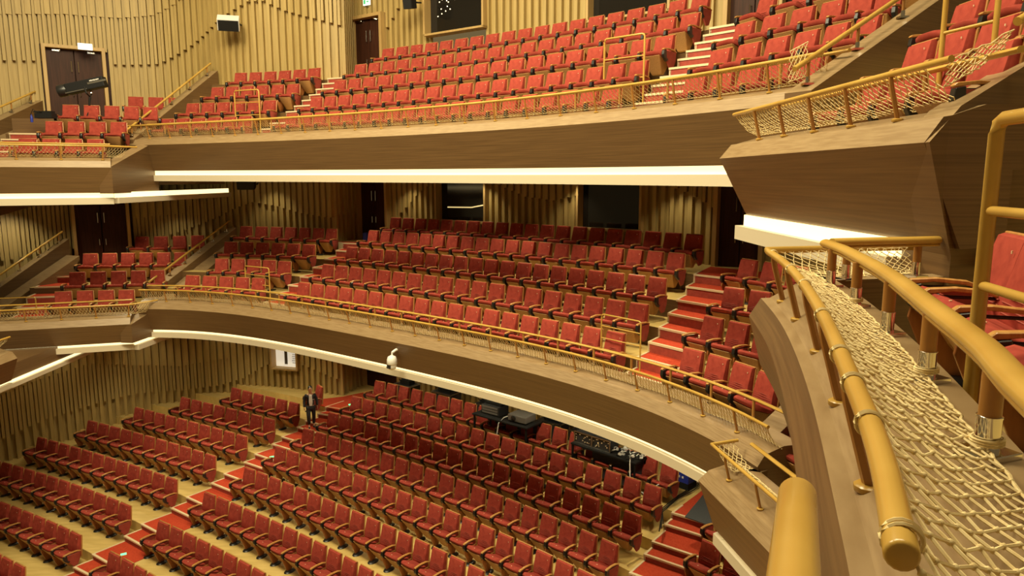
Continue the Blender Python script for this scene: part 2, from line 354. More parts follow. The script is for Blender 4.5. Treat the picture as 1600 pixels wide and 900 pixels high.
for k in range(6): mb.box(.30*L, .07, H*(.25+.11*k), .22+.05*(k % 2), .02, .02)
mb.build('window_blind', M['grey'], w5)
# ------------------------------------------------------------------ polyline offsets
def offs(path, n, skew=None):
    out = []
    for i, p in enumerate(path):
        a = path[max(i-1, 0)]; b = path[min(i+1, len(path)-1)]
        def un(q, r): d = math.dist(q, r); return ((r[0]-q[0])/d, (r[1]-q[1])/d)
        if 0 < i < len(path)-1:
            u = un(a, p); v = un(p, b); nx, ny = u[1]+v[1], -u[0]-v[0]; l = math.hypot(nx, ny); nx /= l; ny /= l
            c = max(.35, nx*u[1]-ny*u[0]); out.append((p[0]+nx*n/c, p[1]+ny*n/c))
        else:
            u = un(a, b); out.append((p[0]+u[1]*n, p[1]-u[0]*n))
    return out
def sweep(mb, path, prof, closed=False, skew=None):
    rows = [[(x, y, z) for x, y in offs(path, n, skew)] for n, z in prof]; m = len(path); vs = [p for r in rows for p in r]; fs = []
    k = len(prof)
    for j in range(k-1 if not closed else k):
        for i in range(m-1): a = j*m+i; b = ((j+1) % k)*m+i; fs.append((a, a+1, b+1, b))
    if closed: fs.append(tuple(j*m for j in range(k))); fs.append(tuple(j*m+m-1 for j in range(k))[::-1])
    return mb.add(vs, fs)
def arc(t, a, b, n, dr=0): return [PXY(a+(b-a)*i/n, shape(t, a+(b-a)*i/n)+dr) for i in range(n+1)]
class Front: pass
def front(name, path, zr, hb, zb, zf, lip=True, near=False, lippath=None, lh=(.16, .18), lean=-.08, skew=None):
    """balcony front: inner wall, ledge, fascia, light cove; zr = height of the outer rail, hb = its posts, zb = foot of the fascia, zf = floor behind"""
    F = Front(); F.path = path; F.zr = zr; F.hb = hb; F.zin = zr-hb*.78; F.zf = zf
    zbase = zr-hb; en, ed = (.10, .16) if near else (.15, .19)
    if near: F.zin = -.79
    mb = MB(); sweep(mb, path, [(-.47 if near else -.62, zf-.05), (-.47 if near else -.62, F.zin), (-.30, F.zin+.0), (-.04, zbase+.01), (.02, zbase), (en, zbase-ed), (.0 if near else lean, zb), (-.20, zb), (-.42 if near else -.55, zb+.02), (-.42 if near else -.55, zf-.05)], closed=True, skew=skew)
    mb2 = mb; me = mb2.mesh(name, [M['walnut'], M['ledge']])
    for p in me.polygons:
        if p.normal.z > .55 and p.center.z > zb+.3: p.material_index = 1  # upward faces take the lighter, painted-lit walnut
    struct(link(name, me))
    if lip:
        path = lippath or path
        mb = MB(); sweep(mb, path, [(-.17, zb+.01), (-.22, zb+.01), (-.22, zb-lh[0]), (-.17, zb-lh[0])], closed=True); struct(mb.build('trim_1', M['led']), 'glowing light cove under the balcony front')
        mb = MB(); sweep(mb, path, [(-.07, zb-lh[0]+.015), (-.5, zb-lh[0]+.015), (-.5, zb-lh[0]-lh[1]), (-.07, zb-lh[0]-lh[1])], closed=True); struct(mb.build('trim_2', M['offwhite']))
    return F
TH = lambda a, b, n: [a+(b-a)*i/n for i in range(n+1)]
P_T2 = arc('R2', .31, 1.05, 70); P_T1 = arc('R1', .272, 1.06, 70)
b1L = [W(-160, 220, .95), W(192, 229, .95)]
P_B1Lfull = resample([(-20, 17.8), (-12.0, 21.75)], 2.0)
P_B2L = resample([(-20.5, 19.9), (-12.2, 22.5)], 2.0)
P_B3L = resample([(-19, 15.4), (-14.0, 17.7)], 2.0)+[(-14.05, 19.6)]
P_B1R = [(4.2, 10.75), (3.16, 10.45)]+resample([(3.16, 10.3), (3.26, 5.515)], .8)
P_B2R = [(4.3, 11.3), (3.05, 10.45)]+resample([(3.09, 10.2), (3.40, 8.2), (3.62, 6.0), (3.75, 3.5)], .8)
P_FG = [(3.45, 6.12), (2.08, 5.84)]+smooth([(2.05, 5.68), (1.93, 5.10), (1.78, 4.49), (1.56, 3.72), (1.32, 2.96), (1.02, 2.09), (.82, 1.53), (.625, 1.07), (.32, .41)], 5)
F_T2 = front('wall_middle_balcony_front', P_T2, -3.7, .42, -5.05, -4.4, lh=(.10, .16))
F_T1 = front('wall_upper_balcony_front', P_T1, 1.66, .46, .17, .95)
F_B1L = front('wall_upper_left_box_front', P_B1Lfull, .88, .44, -.5, .15)
F_B2L = front('wall_middle_left_box_front', P_B2L, -4.05, .42, -5.28, -4.78, lh=(.10, .16))
F_B3L = front('wall_lower_left_box_front', P_B3L, -4.45, .42, -5.7, -5.2, lh=(.08, .12))
F_B1R = front('wall_upper_right_box_front', P_B1R, .86, .42, -.56, .10, lippath=P_B1R[:-1], lean=-.2, skew=(-1, -.392))
F_B2R = front('wall_middle_right_box_front', P_B2R, -4.05, .42, -5.4, -4.78, lh=(.10, .16))
F_FG = front('wall_near_box_front', P_FG, -.60, .40, -1.56, -1.40, lip=False, near=True)
# lower light cove continuing to the wall below the left boxes
def cove(path, z, a_=.17, b_=.16):
    mb = MB(); sweep(mb, path, [(-.17, z+a_), (-.22, z+a_), (-.22, z), (-.17, z)], closed=True); struct(mb.build('trim_1', M['led']))
    mb = MB(); sweep(mb, path, [(-.07, z+.01), (-.5, z+.01), (-.5, z-b_), (-.07, z-b_)], closed=True); struct(mb.build('trim_2', M['offwhite']))
cove([(-11.85, 21.9), (-11.2, 29.0)], -.66); cove([(-12.0, 22.6), (-11.2, 29.2)], -5.40, .10, .16); cove([(-14.05, 18.6), (-14.15, 24.3)], -5.82, .08, .11)
# ------------------------------------------------------------------ soffits
def poly_slab(name, pts, z, t, m):
    mb = MB(); mb.prism(pts, 'z', z, z+t); return struct(mb.build(name, m))
poly_slab('ceiling_under_upper_balcony', offs(P_T1, -.5)+[(7.9, 18.5), (7.05, 19.9), (-6.2, 29.9), (-6.9, 28.3), (-10, 29.5), (-12.4, 29.7), (-12.9, 27.2)], .02, .10, M['soffit'])
poly_slab('ceiling_under_middle_balcony', offs(P_T2, -.5)+[(8.1, 16.5), (7.05, 19.9), (-6.2, 29.9), (-6.9, 28.3), (-10, 29.5), (-12.2, 29.7)], -5.18, .10, M['soffit'])
poly_slab('ceiling_under_upper_left_box', offs(P_B1Lfull, -.5)[:-1]+[(-12.3, 21.9), (-11.7, 29.5), (-14.3, 29.4), (-17.6, 27.5), (-22, 23)], -.72, .10, M['walnut'])
poly_slab('ceiling_under_middle_left_box', offs(P_B2L, -.5)[:-1]+[(-12.4, 22.7), (-11.7, 29.5), (-14.3, 29.4), (-17.6, 27.5), (-22, 23)], -5.46, .10, M['walnut'])
poly_slab('ceiling_under_upper_right_box', offs(P_B1R[1:], -.5)+[(8.7, 7.6), (8.3, 13.0), (4.4, 10.9)], -.73, .10, M['walnut'])
poly_slab('ceiling_under_middle_right_box', offs(P_B2R[1:], -.5)+[(8.6, 3.5), (8.3, 14.5), (4.6, 11.9)], -5.56, .10, M['walnut'])
# ------------------------------------------------------------------ sloping divider walls with their ledges and handrails
def divider(name, a, b, za, zb_, bot, t=.42):
    mb = MB(); d = Vector((b[0]-a[0], b[1]-a[1], 0)); L = d.length; u = d/L; nn = Vector((u.y, -u.x, 0))*t/2
    A = Vector((*a, 0)); B = Vector((*b, 0)); vs = []
    for P0, z in ((A, za), (B, zb_)):
        for s in (-1, 1): vs += [P0+nn*s+Vector((0, 0, bot)), P0+nn*s+Vector((0, 0, z))]
    mb.add(vs, [(0, 1, 3, 2), (4, 6, 7, 5), (0, 4, 5, 1), (2, 3, 7, 6), (1, 5, 7, 3), (0, 2, 6, 4)])
    me = mb.mesh(name, [M['walnut'], M['ledge']])
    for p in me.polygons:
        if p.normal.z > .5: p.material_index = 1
    return struct(link(name, me))
DIV = []
def sloped(name, a, b, za, zb_, bot, label, rail=True, t=.42, nposts=4, h=.34, f0=-.02):
    divider(name, a, b, za, zb_, bot, t)
    if not rail: return
    root = empty('sloping_handrail', (a[0], a[1], za)); tag(root, label, 'handrail', None)
    d = Vector((b[0]-a[0], b[1]-a[1], zb_-za))
    mb = MB(); mb.tube([d*f0+Vector((0, 0, h)), d*.97+Vector((0, 0, h))], .038, 8); mb.build('rail', M['rail'], root, smooth=True)
    for i in range(nposts):
        p = d*(max(f0, 0)+.04+(.88-max(f0, 0))*i/(nposts-1))
        mb = MB(); mb.tube([p+Vector((0, 0, .1)), p+Vector((0, 0, h))], .024, 7); q = mb.build('post', M['post'], root, smooth=True)
        mb = MB(); mb.tube([p, p+Vector((0, 0, .11))], .03, 8); mb.box(p.x, p.y, p.z+.012, .13, .13, .03); mb.build('steel_base', M['steel'], q)
sloped('wall_divider_upper_left', (-12.85, 24.5), (-11.35, 28.2), 1.2, 3.95, -.3, 'sloping handrail on the divider left of the upper balcony, beside the follow spot box', nposts=5)
divider('wall_divider_upper_left_front', (-12.12, 21.62), (-12.2, 24.6), .28, 1.15, -.52, .4)
divider('wall_divider_middle_left_front', (-12.3, 22.35), (-12.0, 24.9), -4.66, -4.15, -5.27, .4)
sloped('wall_divider_upper_far_left', (-17.6, 22.4), (-17.35, 27.0), .9, 2.75, -.3, 'short sloping handrail at the far left edge of the upper left box', nposts=5)
sloped('wall_divider_middle_left', (-12.75, 25.0), (-11.3, 29.0), -4.0, -2.05, -5.2, 'sloping handrail on the divider left of the middle balcony', nposts=6)
sloped('wall_divider_middle_far_left', (-18.6, 24.4), (-16.95, 27.2), -4.35, -2.35, -5.3, 'sloping handrail at the far left edge of the middle left box', nposts=5)
divider('wall_divider_middle_left_step', (-12.1, 24.7), (-11.1, 28.6), -4.25, -2.55, -5.2, .6)
divider('wall_divider_upper_far_left_step', (-16.95, 22.0), (-16.75, 27.0), .45, 2.15, -.3, .95)
divider('wall_divider_middle_far_left_step', (-17.75, 23.7), (-16.5, 26.8), -4.65, -2.95, -5.3, .7)
sloped('wall_divider_upper_right', (3.85, 9.95), (7.9, 12.4), 1.12, 3.6, -.3, 'sloping handrail on the divider right of the upper balcony', nposts=5)
du = Vector((.93, .365, 0)); dn = Vector((-.365, .93, 0)); q0 = Vector((3.11, 5.45, 0)); pf = [(0, .25), (.30, .525), (1.0, .87), (5, 2.85), (5, -1.7), (.34, -1.7), (.34, -.62)]
mb = MB(); q0 -= dn*.004; vs = [q0+du*a_+Vector((0, 0, b_)) for a_, b_ in pf]+[q0+du*a_+Vector((.02, .46, 0))+Vector((0, 0, b_)) for a_, b_ in pf]; n = len(pf)
mb.add(vs, [tuple(range(n)), tuple(range(2*n-1, n-1, -1))]+[(i, (i+1) % n, (i+1) % n+n, i+n) for i in range(n)])
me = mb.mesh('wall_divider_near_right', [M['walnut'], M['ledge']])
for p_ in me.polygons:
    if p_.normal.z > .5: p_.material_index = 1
struct(link('wall_divider_near_right', me))
mb = MB(); mb.prism([(3.45, 5.62), (3.45, 6.55), (8, 8.4), (8, 7.42)], 'z', -1.7, -.56); struct(mb.build('wall_below_upper_right_box', M['walnut']))
root = empty('sloping_handrail', q0+du*.95+Vector((0, 0, .9))); tag(root, 'sloping handrail on the nearest divider wall at the upper right edge', 'handrail')
mb = MB(); mb.tube([Vector((-.02, .1, .30)), du*3+Vector((0, .1, 1.77))], .036, 12); mb.build('rail', M['rail'], root, smooth=True)
for t_ in (.12, 1.3, 2.5):
    mb = MB(); mb.tube([du*t_+Vector((0, .1, .49*t_)), du*t_+Vector((0, .1, .49*t_+.3))], .022, 8); mb.build('post', M['post'], root, smooth=True)
sloped('wall_divider_middle_right', (3.95, 10.95), (8.0, 13.7), -4.15, -2.0, -5.3, 'sloping handrail on the divider right of the middle balcony, below the near box', rail=False, t=.4)
# near left box side below the upper left box
mb = MB(); mb.add([(-17.4, 27.1, -.3), (-17.4, 27.1, -.95), (-15.8, 20.5, -1.45), (-15.8, 20.5, -.3), (-22, 27.1, -.3), (-22, 27.1, -.95), (-22, 20.5, -1.45), (-22, 20.5, -.3)],
   [(0, 1, 2, 3), (4, 7, 6, 5), (1, 5, 6, 2), (0, 3, 7, 4), (3, 2, 6, 7), (0, 4, 5, 1)]); struct(mb.build('wall_upper_far_left_box', M['walnut']))
mb = MB(); mb.prism([(-20, 16.2), (-14.25, 18.6), (-14.35, 24.3), (-20, 26)], 'z', -5.75, -5.3); struct(mb.build('ceiling_under_lower_left_box', M['walnut']))
# ------------------------------------------------------------------ rows: positions of every seat in plan
def quad(r):
    x0, y0, xm, ym, x1, y1 = r[5]; N = r[4]
    def f(i):
        t = i/(N-1); a = (1-t)*(1-2*t); b = 4*t*(1-t); c = t*(2*t-1)
        return (a*x0+b*xm+c*x1, a*y0+b*ym+c*y1)
    return f
D = {(t, b, n): (t, b, n, z, N, p) for t, b, n, z, N, p in ROWS}
def extrap(t, b, n, n1, n2, dz, N=None):
    r1, r2 = D[(t, b, n1)], D[(t, b, n2)]; s = (n-n1)/(n2-n1)
    k = 1.0
    p = [a+(c-a)*s for a, c in zip(r1[5], r2[5])]
    D[(t, b, n)] = (t, b, n, round(r1[3]+dz, 2), N or r1[4], p)
extrap('T1', 'C', 1, 2, 3, -.57); extrap('T1', 'L', 1, 2, 3, -.57); extrap('T1', 'R', 1, 2, 3, -.57); extrap('T1', 'R', 4, 3, 2, .62, 5)
extrap('T1', 'B', 1, 2, 3, -.6, 4); D[('T1', 'B', 1)] = ('T1', 'B', 1, 1.15, 4, [-15.35, 22.75, -14.4, 22.98, -13.45, 23.15])
D[('T1', 'B', 3)] = ('T1', 'B', 3, 2.35, 5, [-15.05, 24.65, -13.85, 24.98, -12.75, 25.38])
D[('T1', 'B', 4)] = ('T1', 'B', 4, 2.9, 3, [-14.2, 27.3, -13.55, 27.5, -12.9, 27.7])
def ctr(r):
    f = quad(r); N = r[4]; out = []
    for i in range(N):
        a = f(i); b = f(i+.01); d = math.dist(a, b); tx, ty = (b[0]-a[0])/d, (b[1]-a[1])/d
        pitch = math.dist(f(max(i-.5, 0)), f(min(i+.5, N-1)))/(1 if 0 < i < N-1 else .5)
        out.append((a[0]+tx*.25, a[1]+ty*.25, math.atan2(ty, tx), pitch))
    return out
def delta(t, n):
    pts = []
    for b in 'LCR':
        r = D.get((t, b, n))
        if r:
            f = quad(r)
            for k in range(5):
                th, rr = POL(*f((r[4]-1)*k/4)); pts.append((th, rr-shape(t, th)))
    return sorted(pts)
def row_r(t, n, th): return shape(t, th)+interp(delta(t, n), th)
def zrow(t, n): return D[(t, 'C', n)][3] if (t, 'C', n) in D else D[(t, 'L', n)][3]
def terraces(t, ns, zoff, th0, th1, rfront, rback, name, m, wall=True):
    TT = [th0+(th1-th0)*i/50 for i in range(51)]
    dl = {n: delta(t, n) for n in ns}
    bk = [[shape(t, th)+interp(dl[n], th)+.22 for th in TT] for n in ns]
    fr = [rfront(th) for th in TT]; mb = MB(); zlow = None
    for i, n in enumerate(ns):
        z = zrow(t, n)-1.0
        inner = fr if i == 0 else bk[i-1]; outer = bk[i] if i < len(ns)-1 else [rback(th) for th in TT]
        vs = []
        zr = (zrow(t, ns[i-1])-1.0) if i else z-.3
        for th, a, b in zip(TT, inner, outer):
            b = max(b, a+.05); vs += [(*PXY(th, a), z), (*PXY(th, b), z), (*PXY(th, a), zr-.05)]
        fs = []
        mb.mi = 0; mb.add(vs, [(j*3, j*3+3, j*3+4, j*3+1) for j in range(50)])
        mb.mi = 1; mb.add(vs, [(j*3, j*3+2, j*3+5, j*3+3) for j in range(50)])
    return struct(mb.build(name, [m, m if t == 'S' else M['walnut']]))
terraces('T2', [1, 2, 3, 4, 5], 0, .285, 1.06, lambda th: shape('R2', th)+.6, lambda th: 36.6, 'floor_middle_balcony', M['floor'])
terraces('T1', [1, 2, 3, 4, 5], 0, .287, 1.05, lambda th: shape('R1', th)+.6, lambda th: 36, 'floor_upper_balcony', M['floor'])
terraces('S', [-1, 0, 1, 2, 3, 4, 5, 6, 7, 8], 0, .0, 1.1, lambda th: shape('S', th)-5.5, lambda th: 37, 'floor', M['floor'])
mb = MB(); mb.box(-8, 8, -12.2, 40, 40, .3); struct(mb.build('floor_front_stalls', M['floor']))
def box_terr(name, lines, zs, m=None):
    mb = MB()
    for i in range(len(zs)):
        a, b = lines[i], lines[i+1]; vs = []; zl = zs[i-1] if i else zs[i]-.3
        for p, q in zip(a, b): vs += [(p[0], p[1], zs[i]), (q[0], q[1], zs[i]), (p[0], p[1], zl-.05)]
        for j in range(len(a)-1): o = j*3; mb.add([], []);
        mb.mi = 0; mb.add(vs, [(j*3, j*3+3, j*3+4, j*3+1) for j in range(len(a)-1)])
        mb.mi = 1; mb.add(vs, [(j*3, j*3+2, j*3+5, j*3+3) for j in range(len(a)-1)])
    return struct(mb.build(name, [M['floor'], M['walnut']]))
def bline(t, n, off, e0, e1):
    r = D[(t, 'B', n)]; f = quad(r); a = f(0); b = f(r[4]-1); L = math.dist(a, b); u = ((b[0]-a[0])/L, (b[1]-a[1])/L); nn = (-u[1], u[0])
    return [(a[0]-u[0]*e0+nn[0]*off, a[1]-u[1]*e0+nn[1]*off), (b[0]+u[0]*e1+nn[0]*off, b[1]+u[1]*e1+nn[1]*off)]
box_terr('floor_middle_left_box', [bline('T2', 1, -.9, 1.6, .4), bline('T2', 1, .22, 1.4, .6), bline('T2', 2, .22, 1.4, .5), bline('T2', 3, .22, 1.2, .3), bline('T2', 4, 1.2, 2.8, .3)], [-4.78, -4.32, -3.86, -3.42])
box_terr('floor_upper_left_box', [bline('T1', 1, -.75, 1.3, .3), bline('T1', 1, .22, 1.3, .3), bline('T1', 2, .22, 1.3, .3), bline('T1', 3, .3, 1.6, .2), bline('T1', 4, 1.6, 3, .3)], [.15, .75, 1.35, 1.9])
mb = MB(); mb.box(-17.6, 21.5, -5.36, 6, 6, .1); struct(mb.build('floor_lower_left_box', M['walnut']))
# right boxes: stepped rows run along the front
def side_terr(name, x0, x1s, y0, y1, zs):
    mb = MB()
    for i, z in enumerate(zs):
        a = x1s[i]; b = x1s[i+1]; mb.add([(a, y0, z), (a, y1, z), (b, y0+.3, z), (b, y1+.3, z), (a, y0, z-.7), (a, y1, z-.7)], [(0, 1, 3, 2), (0, 4, 5, 1)])
    return struct(mb.build(name, M['floor']))
side_terr('floor_upper_right_box', 0, [3.6, 4.4, 5.3, 6.2, 8.7], 5.8, 11.0, [.10, .60, 1.20, 1.8])
side_terr('floor_middle_right_box', 0, [3.7, 5.0, 6.0, 8.6], 3, 12.4, [-4.78, -4.32, -3.86])
mb = MB(); mb.add([(.8, .5, -1.40), (1.5, 2.1, -1.40), (2.55, 5.5, -1.40), (4.3, 5.9, -1.40), (8.5, 7.5, -1.40), (8.5, -1, -1.40), (.8, -1, -1.40)], [(0, 1, 2, 3, 4, 5, 6)]); struct(mb.build('floor_near_box', M['floor']))
# ------------------------------------------------------------------ aisle stairs, red carpet with pale nosings
ORD = ['zeroth', 'first', 'second', 'third', 'fourth', 'fifth', 'sixth', 'seventh', 'eighth', 'ninth', 'tenth', 'eleventh', 'twelfth', 'thirteenth', 'fourteenth', 'fifteenth', 'sixteenth', 'seventeenth', 'eighteenth', 'nineteenth', 'twentieth']
def stairs(label, A, B, zs, m, breaks=None, last=None, first=.5):
    """A, B: left and right edge of the aisle at each row; zs: floors"""
    root = empty('aisle_stairs', (*A[0], zs[0])); tag(root, label, 'stairs'); st = MB(); ns = MB(); o = Vector((*A[0], zs[0]))
    def pt(P, t):
        i = min(int(t), len(P)-2) if t >= 0 else 0; u = t-i; return Vector((P[i][0]+(P[i+1][0]-P[i][0])*u, P[i][1]+(P[i+1][1]-P[i][1])*u, 0))
    def slab(t0, t1, z, zl, nose=True):
        a, b, c, d = pt(A, t0), pt(B, t0), pt(B, t1), pt(A, t1); vs = [v+Vector((0, 0, z))-o for v in (a, b, c, d)]+[v+Vector((0, 0, zl))-o for v in (a, b, c, d)]
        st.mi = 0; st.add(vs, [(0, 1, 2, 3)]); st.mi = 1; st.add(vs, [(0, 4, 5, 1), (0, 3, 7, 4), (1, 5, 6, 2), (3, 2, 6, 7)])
        if nose:
            f = (d-a).normalized()*.055; g = (b-a).normalized()*.01
            q = [a-f*.3-g, b-f*.3+g, b+f+g, a+f-g]; vs = [v+Vector((0, 0, z+.012))-o for v in q]+[v+Vector((0, 0, z-.035))-o for v in q]
            ns.add(vs, [(0, 1, 2, 3), (0, 4, 5, 1), (0, 3, 7, 4), (1, 5, 6, 2), (3, 2, 6, 7)])
            # side edge strip on the left
            g = (b-a).normalized()*.04; q = [a-g*.3, a+g, d+g, d-g*.3]; vs = [v+Vector((0, 0, z+.013))-o for v in q]+[v+Vector((0, 0, zl))-o for v in q]
            ns.add(vs, [(0, 1, 2, 3), (0, 4, 5, 1), (0, 3, 7, 4), (1, 5, 6, 2), (3, 2, 6, 7)])
    slab(-first, .0, zs[0]+.012, zs[0]-.1, False)
    n = len(zs); br = breaks or {2: [-.37, .12], 3: [-.54, -.21, .12]}[m]
    for k in range(n-1):
        dz = zs[k+1]-zs[k]
        for j in range(m):
            t0 = k+br[j]; t1 = k+(br[j+1] if j+1 < m else 1+br[0]); slab(t0, t1+.02, zs[k]+dz*(j+1)/m+.012, zs[k]-.1+dz*j/m)
    if last: slab(n-1+br[0]+.01, n-1+last, zs[-1]+.012, zs[-1]-.1, False)
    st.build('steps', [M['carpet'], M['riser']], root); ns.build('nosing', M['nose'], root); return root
def edges(t, b, n, end, off):
    r = D[(t, b, n)]; f = quad(r); i = (r[4]-1) if end else 0; p = f(i); q = f(i+(.1 if end else -.1)); d = math.dist(p, q); return (p[0]+(q[0]-p[0])/d*off, p[1]+(q[1]-p[1])/d*off)
ZT2 = [-4.4, -3.93, -3.47, -3.01, -2.56]
stairs('red carpeted aisle steps left of the middle balcony centre block', [edges('T2', 'L', n, 1, .75) for n in (1, 2, 3, 4)]+[(-6.9, 28.0)], [edges('T2', 'C', n, 0, .12) for n in (1, 2, 3, 4, 5)], ZT2, 2, last=.55)
stairs('red carpeted aisle steps right of the middle balcony centre block', [edges('T2', 'C', n, 1, .72) for n in (1, 2, 3, 4)]+[(5.3, 19.6)], [edges('T2', 'R', n, 0, .12) for n in (1, 2, 3)]+[(5.6, 17.5), (6.6, 18.2)], ZT2, 2, last=.6)
ZT1 = [D[('T1', 'C', n)][3]-1 for n in (1, 2, 3, 4, 5)]
stairs('red carpeted aisle steps left of the upper balcony centre block', [edges('T1', 'L', n, 1, .75) for n in (1, 2, 3, 4)]+[(-6.4, 27.1)], [edges('T1', 'C', n, 0, .12) for n in (1, 2, 3, 4, 5)], ZT1, 3, last=.9)
stairs('red carpeted aisle steps right of the upper balcony centre block', [edges('T1', 'C', n, 1, .72) for n in (1, 2, 3, 4, 5)], [edges('T1', 'R', n, 0, .12) for n in (1, 2, 3, 4)]+[(5.9, 18.0)], ZT1, 3, last=.9)
nS = [-1, 0, 1, 2, 3, 4, 5, 6]; ZS = [D[('S', 'C', n)][3]-1 if ('S', 'C', n) in D else -11.8 for n in nS]
AL = [edges('S', 'L', n, 1, .64) for n in nS]+[(-7.3, 26.5), (-6.5, 27.6)]; BL = [(-12.1, 17.9)]+[edges('S', 'C', n, 0, .04) for n in nS[1:]]+[edges('S', 'C', n, 0, .04) for n in (7, 8)]
ZS2 = ZS+[-9.16, -8.82]; ZS2[0] = -11.8
stairs('long red carpeted aisle steps between the left and centre stalls, man walking down', AL, BL, ZS2, 2, breaks=[-.24, .12], last=.8, first=.7)
nC = [3, 4, 5, 6, 7, 8]
A2 = [edges('S', 'C', n, 1, .75) for n in nC]; B2 = [(a[0]+1.38, a[1]-1.05) for a in A2]
stairs('red carpeted aisle steps at the right end of the stalls', A2, B2, [D[('S', 'C', n)][3]-1 for n in nC], 2, breaks=[-.24, .12], last=1.4)
def bstairs(label, t, ns, zs, off, w_, m):
    A = [bline(t, n, 0, off+w_, 0)[0] for n in ns]; B = [bline(t, n, 0, off, 0)[0] for n in ns]; return stairs(label, A, B, zs, m, last=.6)
bstairs('red carpeted steps on the left of the middle left box', 'T2', [1, 2, 3, 4], [-4.78, -4.32, -3.86, -3.42], .12, 1.1, 2)
bstairs('red carpeted steps on the left of the upper left box', 'T1', [1, 2, 3], [.15, .75, 1.35], .15, 1.0, 3)
L_ = [W(484, 629, -8.81), W(500, 624, -8.81), W(536, 620, -8.81), W(574, 612, -8.81), W(570, 626, -8.81), W(552, 640, -8.81), W(534, 643, -8.81), W(509, 636, -8.81)]
mb = MB(); mb.prism([(q.x, q.y) for q in L_], 'z', -8.83, -8.80); struct(mb.build('floor_red_landing', M['carpet']))
# ------------------------------------------------------------------ rails, posts and nets of the balcony fronts
def net(label, rows, cell, r, sides, parent_name='safety_net', knots=False, group=None):
    """rows: list of polylines (3D) across the net, first = on the rail, last = on the ledge; cords tied in a diamond mesh"""
    nu = len(rows[0]); nv = len(rows); mb = MB()
    def P(i, j): return rows[j][i]
    for i in range(nu):
        for j in range(nv-1):
            if (i+j) % 2 == 0:
                if i+1 < nu: mb.tube([P(i, j), P(i+1, j+1)], r, sides, False)
                if i-1 >= 0: mb.tube([P(i, j), P(i-1, j+1)], r, sides, False)
    if knots:
        for i in range(nu):
            for j in range(nv):
                if (i+j) % 2 == 0:
                    p = P(i, j); mb.lathe([(.001, -r*1.9), (r*1.9, -r*.7), (r*1.9, r*.7), (.001, r*1.9)], p.x, p.y, p.z, 6)
    mb.tube(rows[-1], r*1.3, sides); mb.tube(rows[0], r*1.1, sides)
    o = mb.build(parent_name, M['rope'], smooth=knots); tag(o, label, 'net', group); return o
def net_rows(path, zr, zl, n0, n1, cell, nv, sag, jit, zbot_drop=0):
    base = resample(path, cell/2*1.0) ; rnd = random.Random(3); out = []
    for j in range(nv+1):
        t = j/nv; q = offs(base, n0+(n1-n0)*t); row = []
        for i, (x, y) in enumerate(q):
            ww = .7+.3*math.sin(i*.11)+.15*math.sin(i*.037+2)
            row.append(Vector((x+rnd.uniform(-jit, jit), y+rnd.uniform(-jit, jit), zr+(zl-zr)*t-sag*ww*math.sin(math.pi*t)+rnd.uniform(-jit, jit)*(0 if j in (0, nv) else 1))))
        out.append(row)
    return out
def railing(F, lab_out, lab_in, path=None, post_step=1.0, inner=True, inner_path=None, r_out=.028, r_post=.020, posts=None, seg=8, cap=False):
    path = path or F.path; z = F.zr; root = empty('outer_balcony_rail', (*path[0], z)); o = Vector((*path[0], z)); tag(root, lab_out, 'railing')
    base = resample(path, .25)
    mb = MB(); pts = [Vector((x, y, z))-o for x, y in path]; rr = [r_out]*len(pts)
    if seg == 16: e = (pts[-1]-pts[-2]).normalized(); pts += [pts[-1]+e*.006, pts[-1]+e*.009]; rr += [r_out*.93, r_out*.78]
    mb.tube(pts, rr, seg); mb.build('rail', M['rail'], root, smooth=True)
    pp = posts or resample(path, post_step)[1:-1]
    for k, p in enumerate(pp):
        # outward direction
        q = min(range(len(base)-1), key=lambda i: math.dist(base[i], p)); a, b = base[q], base[q+1]; d = math.dist(a, b); nx, ny = (b[1]-a[1])/d, -(b[0]-a[0])/d
        h = F.hb; mb = MB()
        mb.tube([Vector((p[0]+nx*n, p[1]+ny*n, z+zz))-o for n, zz in ((0, 0), (.0, -.04), (-.012, -.10), (-.085, -h+.04))], r_post, 6)
        po = mb.build('post', M['post'], root, smooth=True)
        mb = MB(); mb.lathe([(.042, -.014), (.048, -.008), (.048, .008), (.040, .014)], p[0]-nx*-.0-nx*.0-o.x+(-.085)*nx*1.0, p[1]-o.y+(-.085)*ny, -h+.035, 10); mb.build('post_foot', M['rail'], po, smooth=True)
    if inner:
        ip = offs(inner_path or path, -.52); zi = z+.07; root2 = empty('inner_handrail', (*ip[0], zi)); o = Vector((*ip[0], zi)); tag(root2, lab_in, 'railing')
        mb = MB(); mb.tube([Vector((x, y, zi))-o for x, y in ip], .036, 8, flat=.75); mb.build('rail', M['rail'], root2, smooth=True)
        for p in resample(ip, post_step*1.25)[1:-1]:
            mb = MB(); mb.tube([Vector((*p, F.zin+.08))-o, Vector((*p, zi))-o], .026, 8); po = mb.build('post', M['post'], root2, smooth=True)
            mb = MB(); mb.tube([Vector((*p, F.zin))-o, Vector((*p, F.zin+.10))-o], .031, 10); mb.box(p[0]-o.x, p[1]-o.y, F.zin+.01-o.z, .12, .12, .022); mb.build('steel_base', M['steel'], po)
railing(F_T1, 'outer wooden rail with thin posts along the upper balcony front', 'inner handrail above the ledge of the upper balcony', post_step=1.0)
net('cream safety net along the upper balcony front', net_rows(P_T1, 1.66, F_T1.zin+.03, 0, -.32, .10, 6, .05, .006), .13, .0048, 3)
railing(F_T2, 'outer wooden rail with thin posts along the middle balcony front', 'inner handrail above the ledge of the middle balcony', post_step=.86)
net('cream safety net along the middle balcony front', net_rows(P_T2, -3.7, F_T2.zin-.04, 0, -.26, .075, 6, .10, .008), .1, .0062, 3)
railing(F_B1L, 'outer wooden rail of the upper left box', 'inner handrail of the upper left box', path=P_B1Lfull+[(-11.62, 22.6)], inner_path=P_B1Lfull, post_step=1.05)
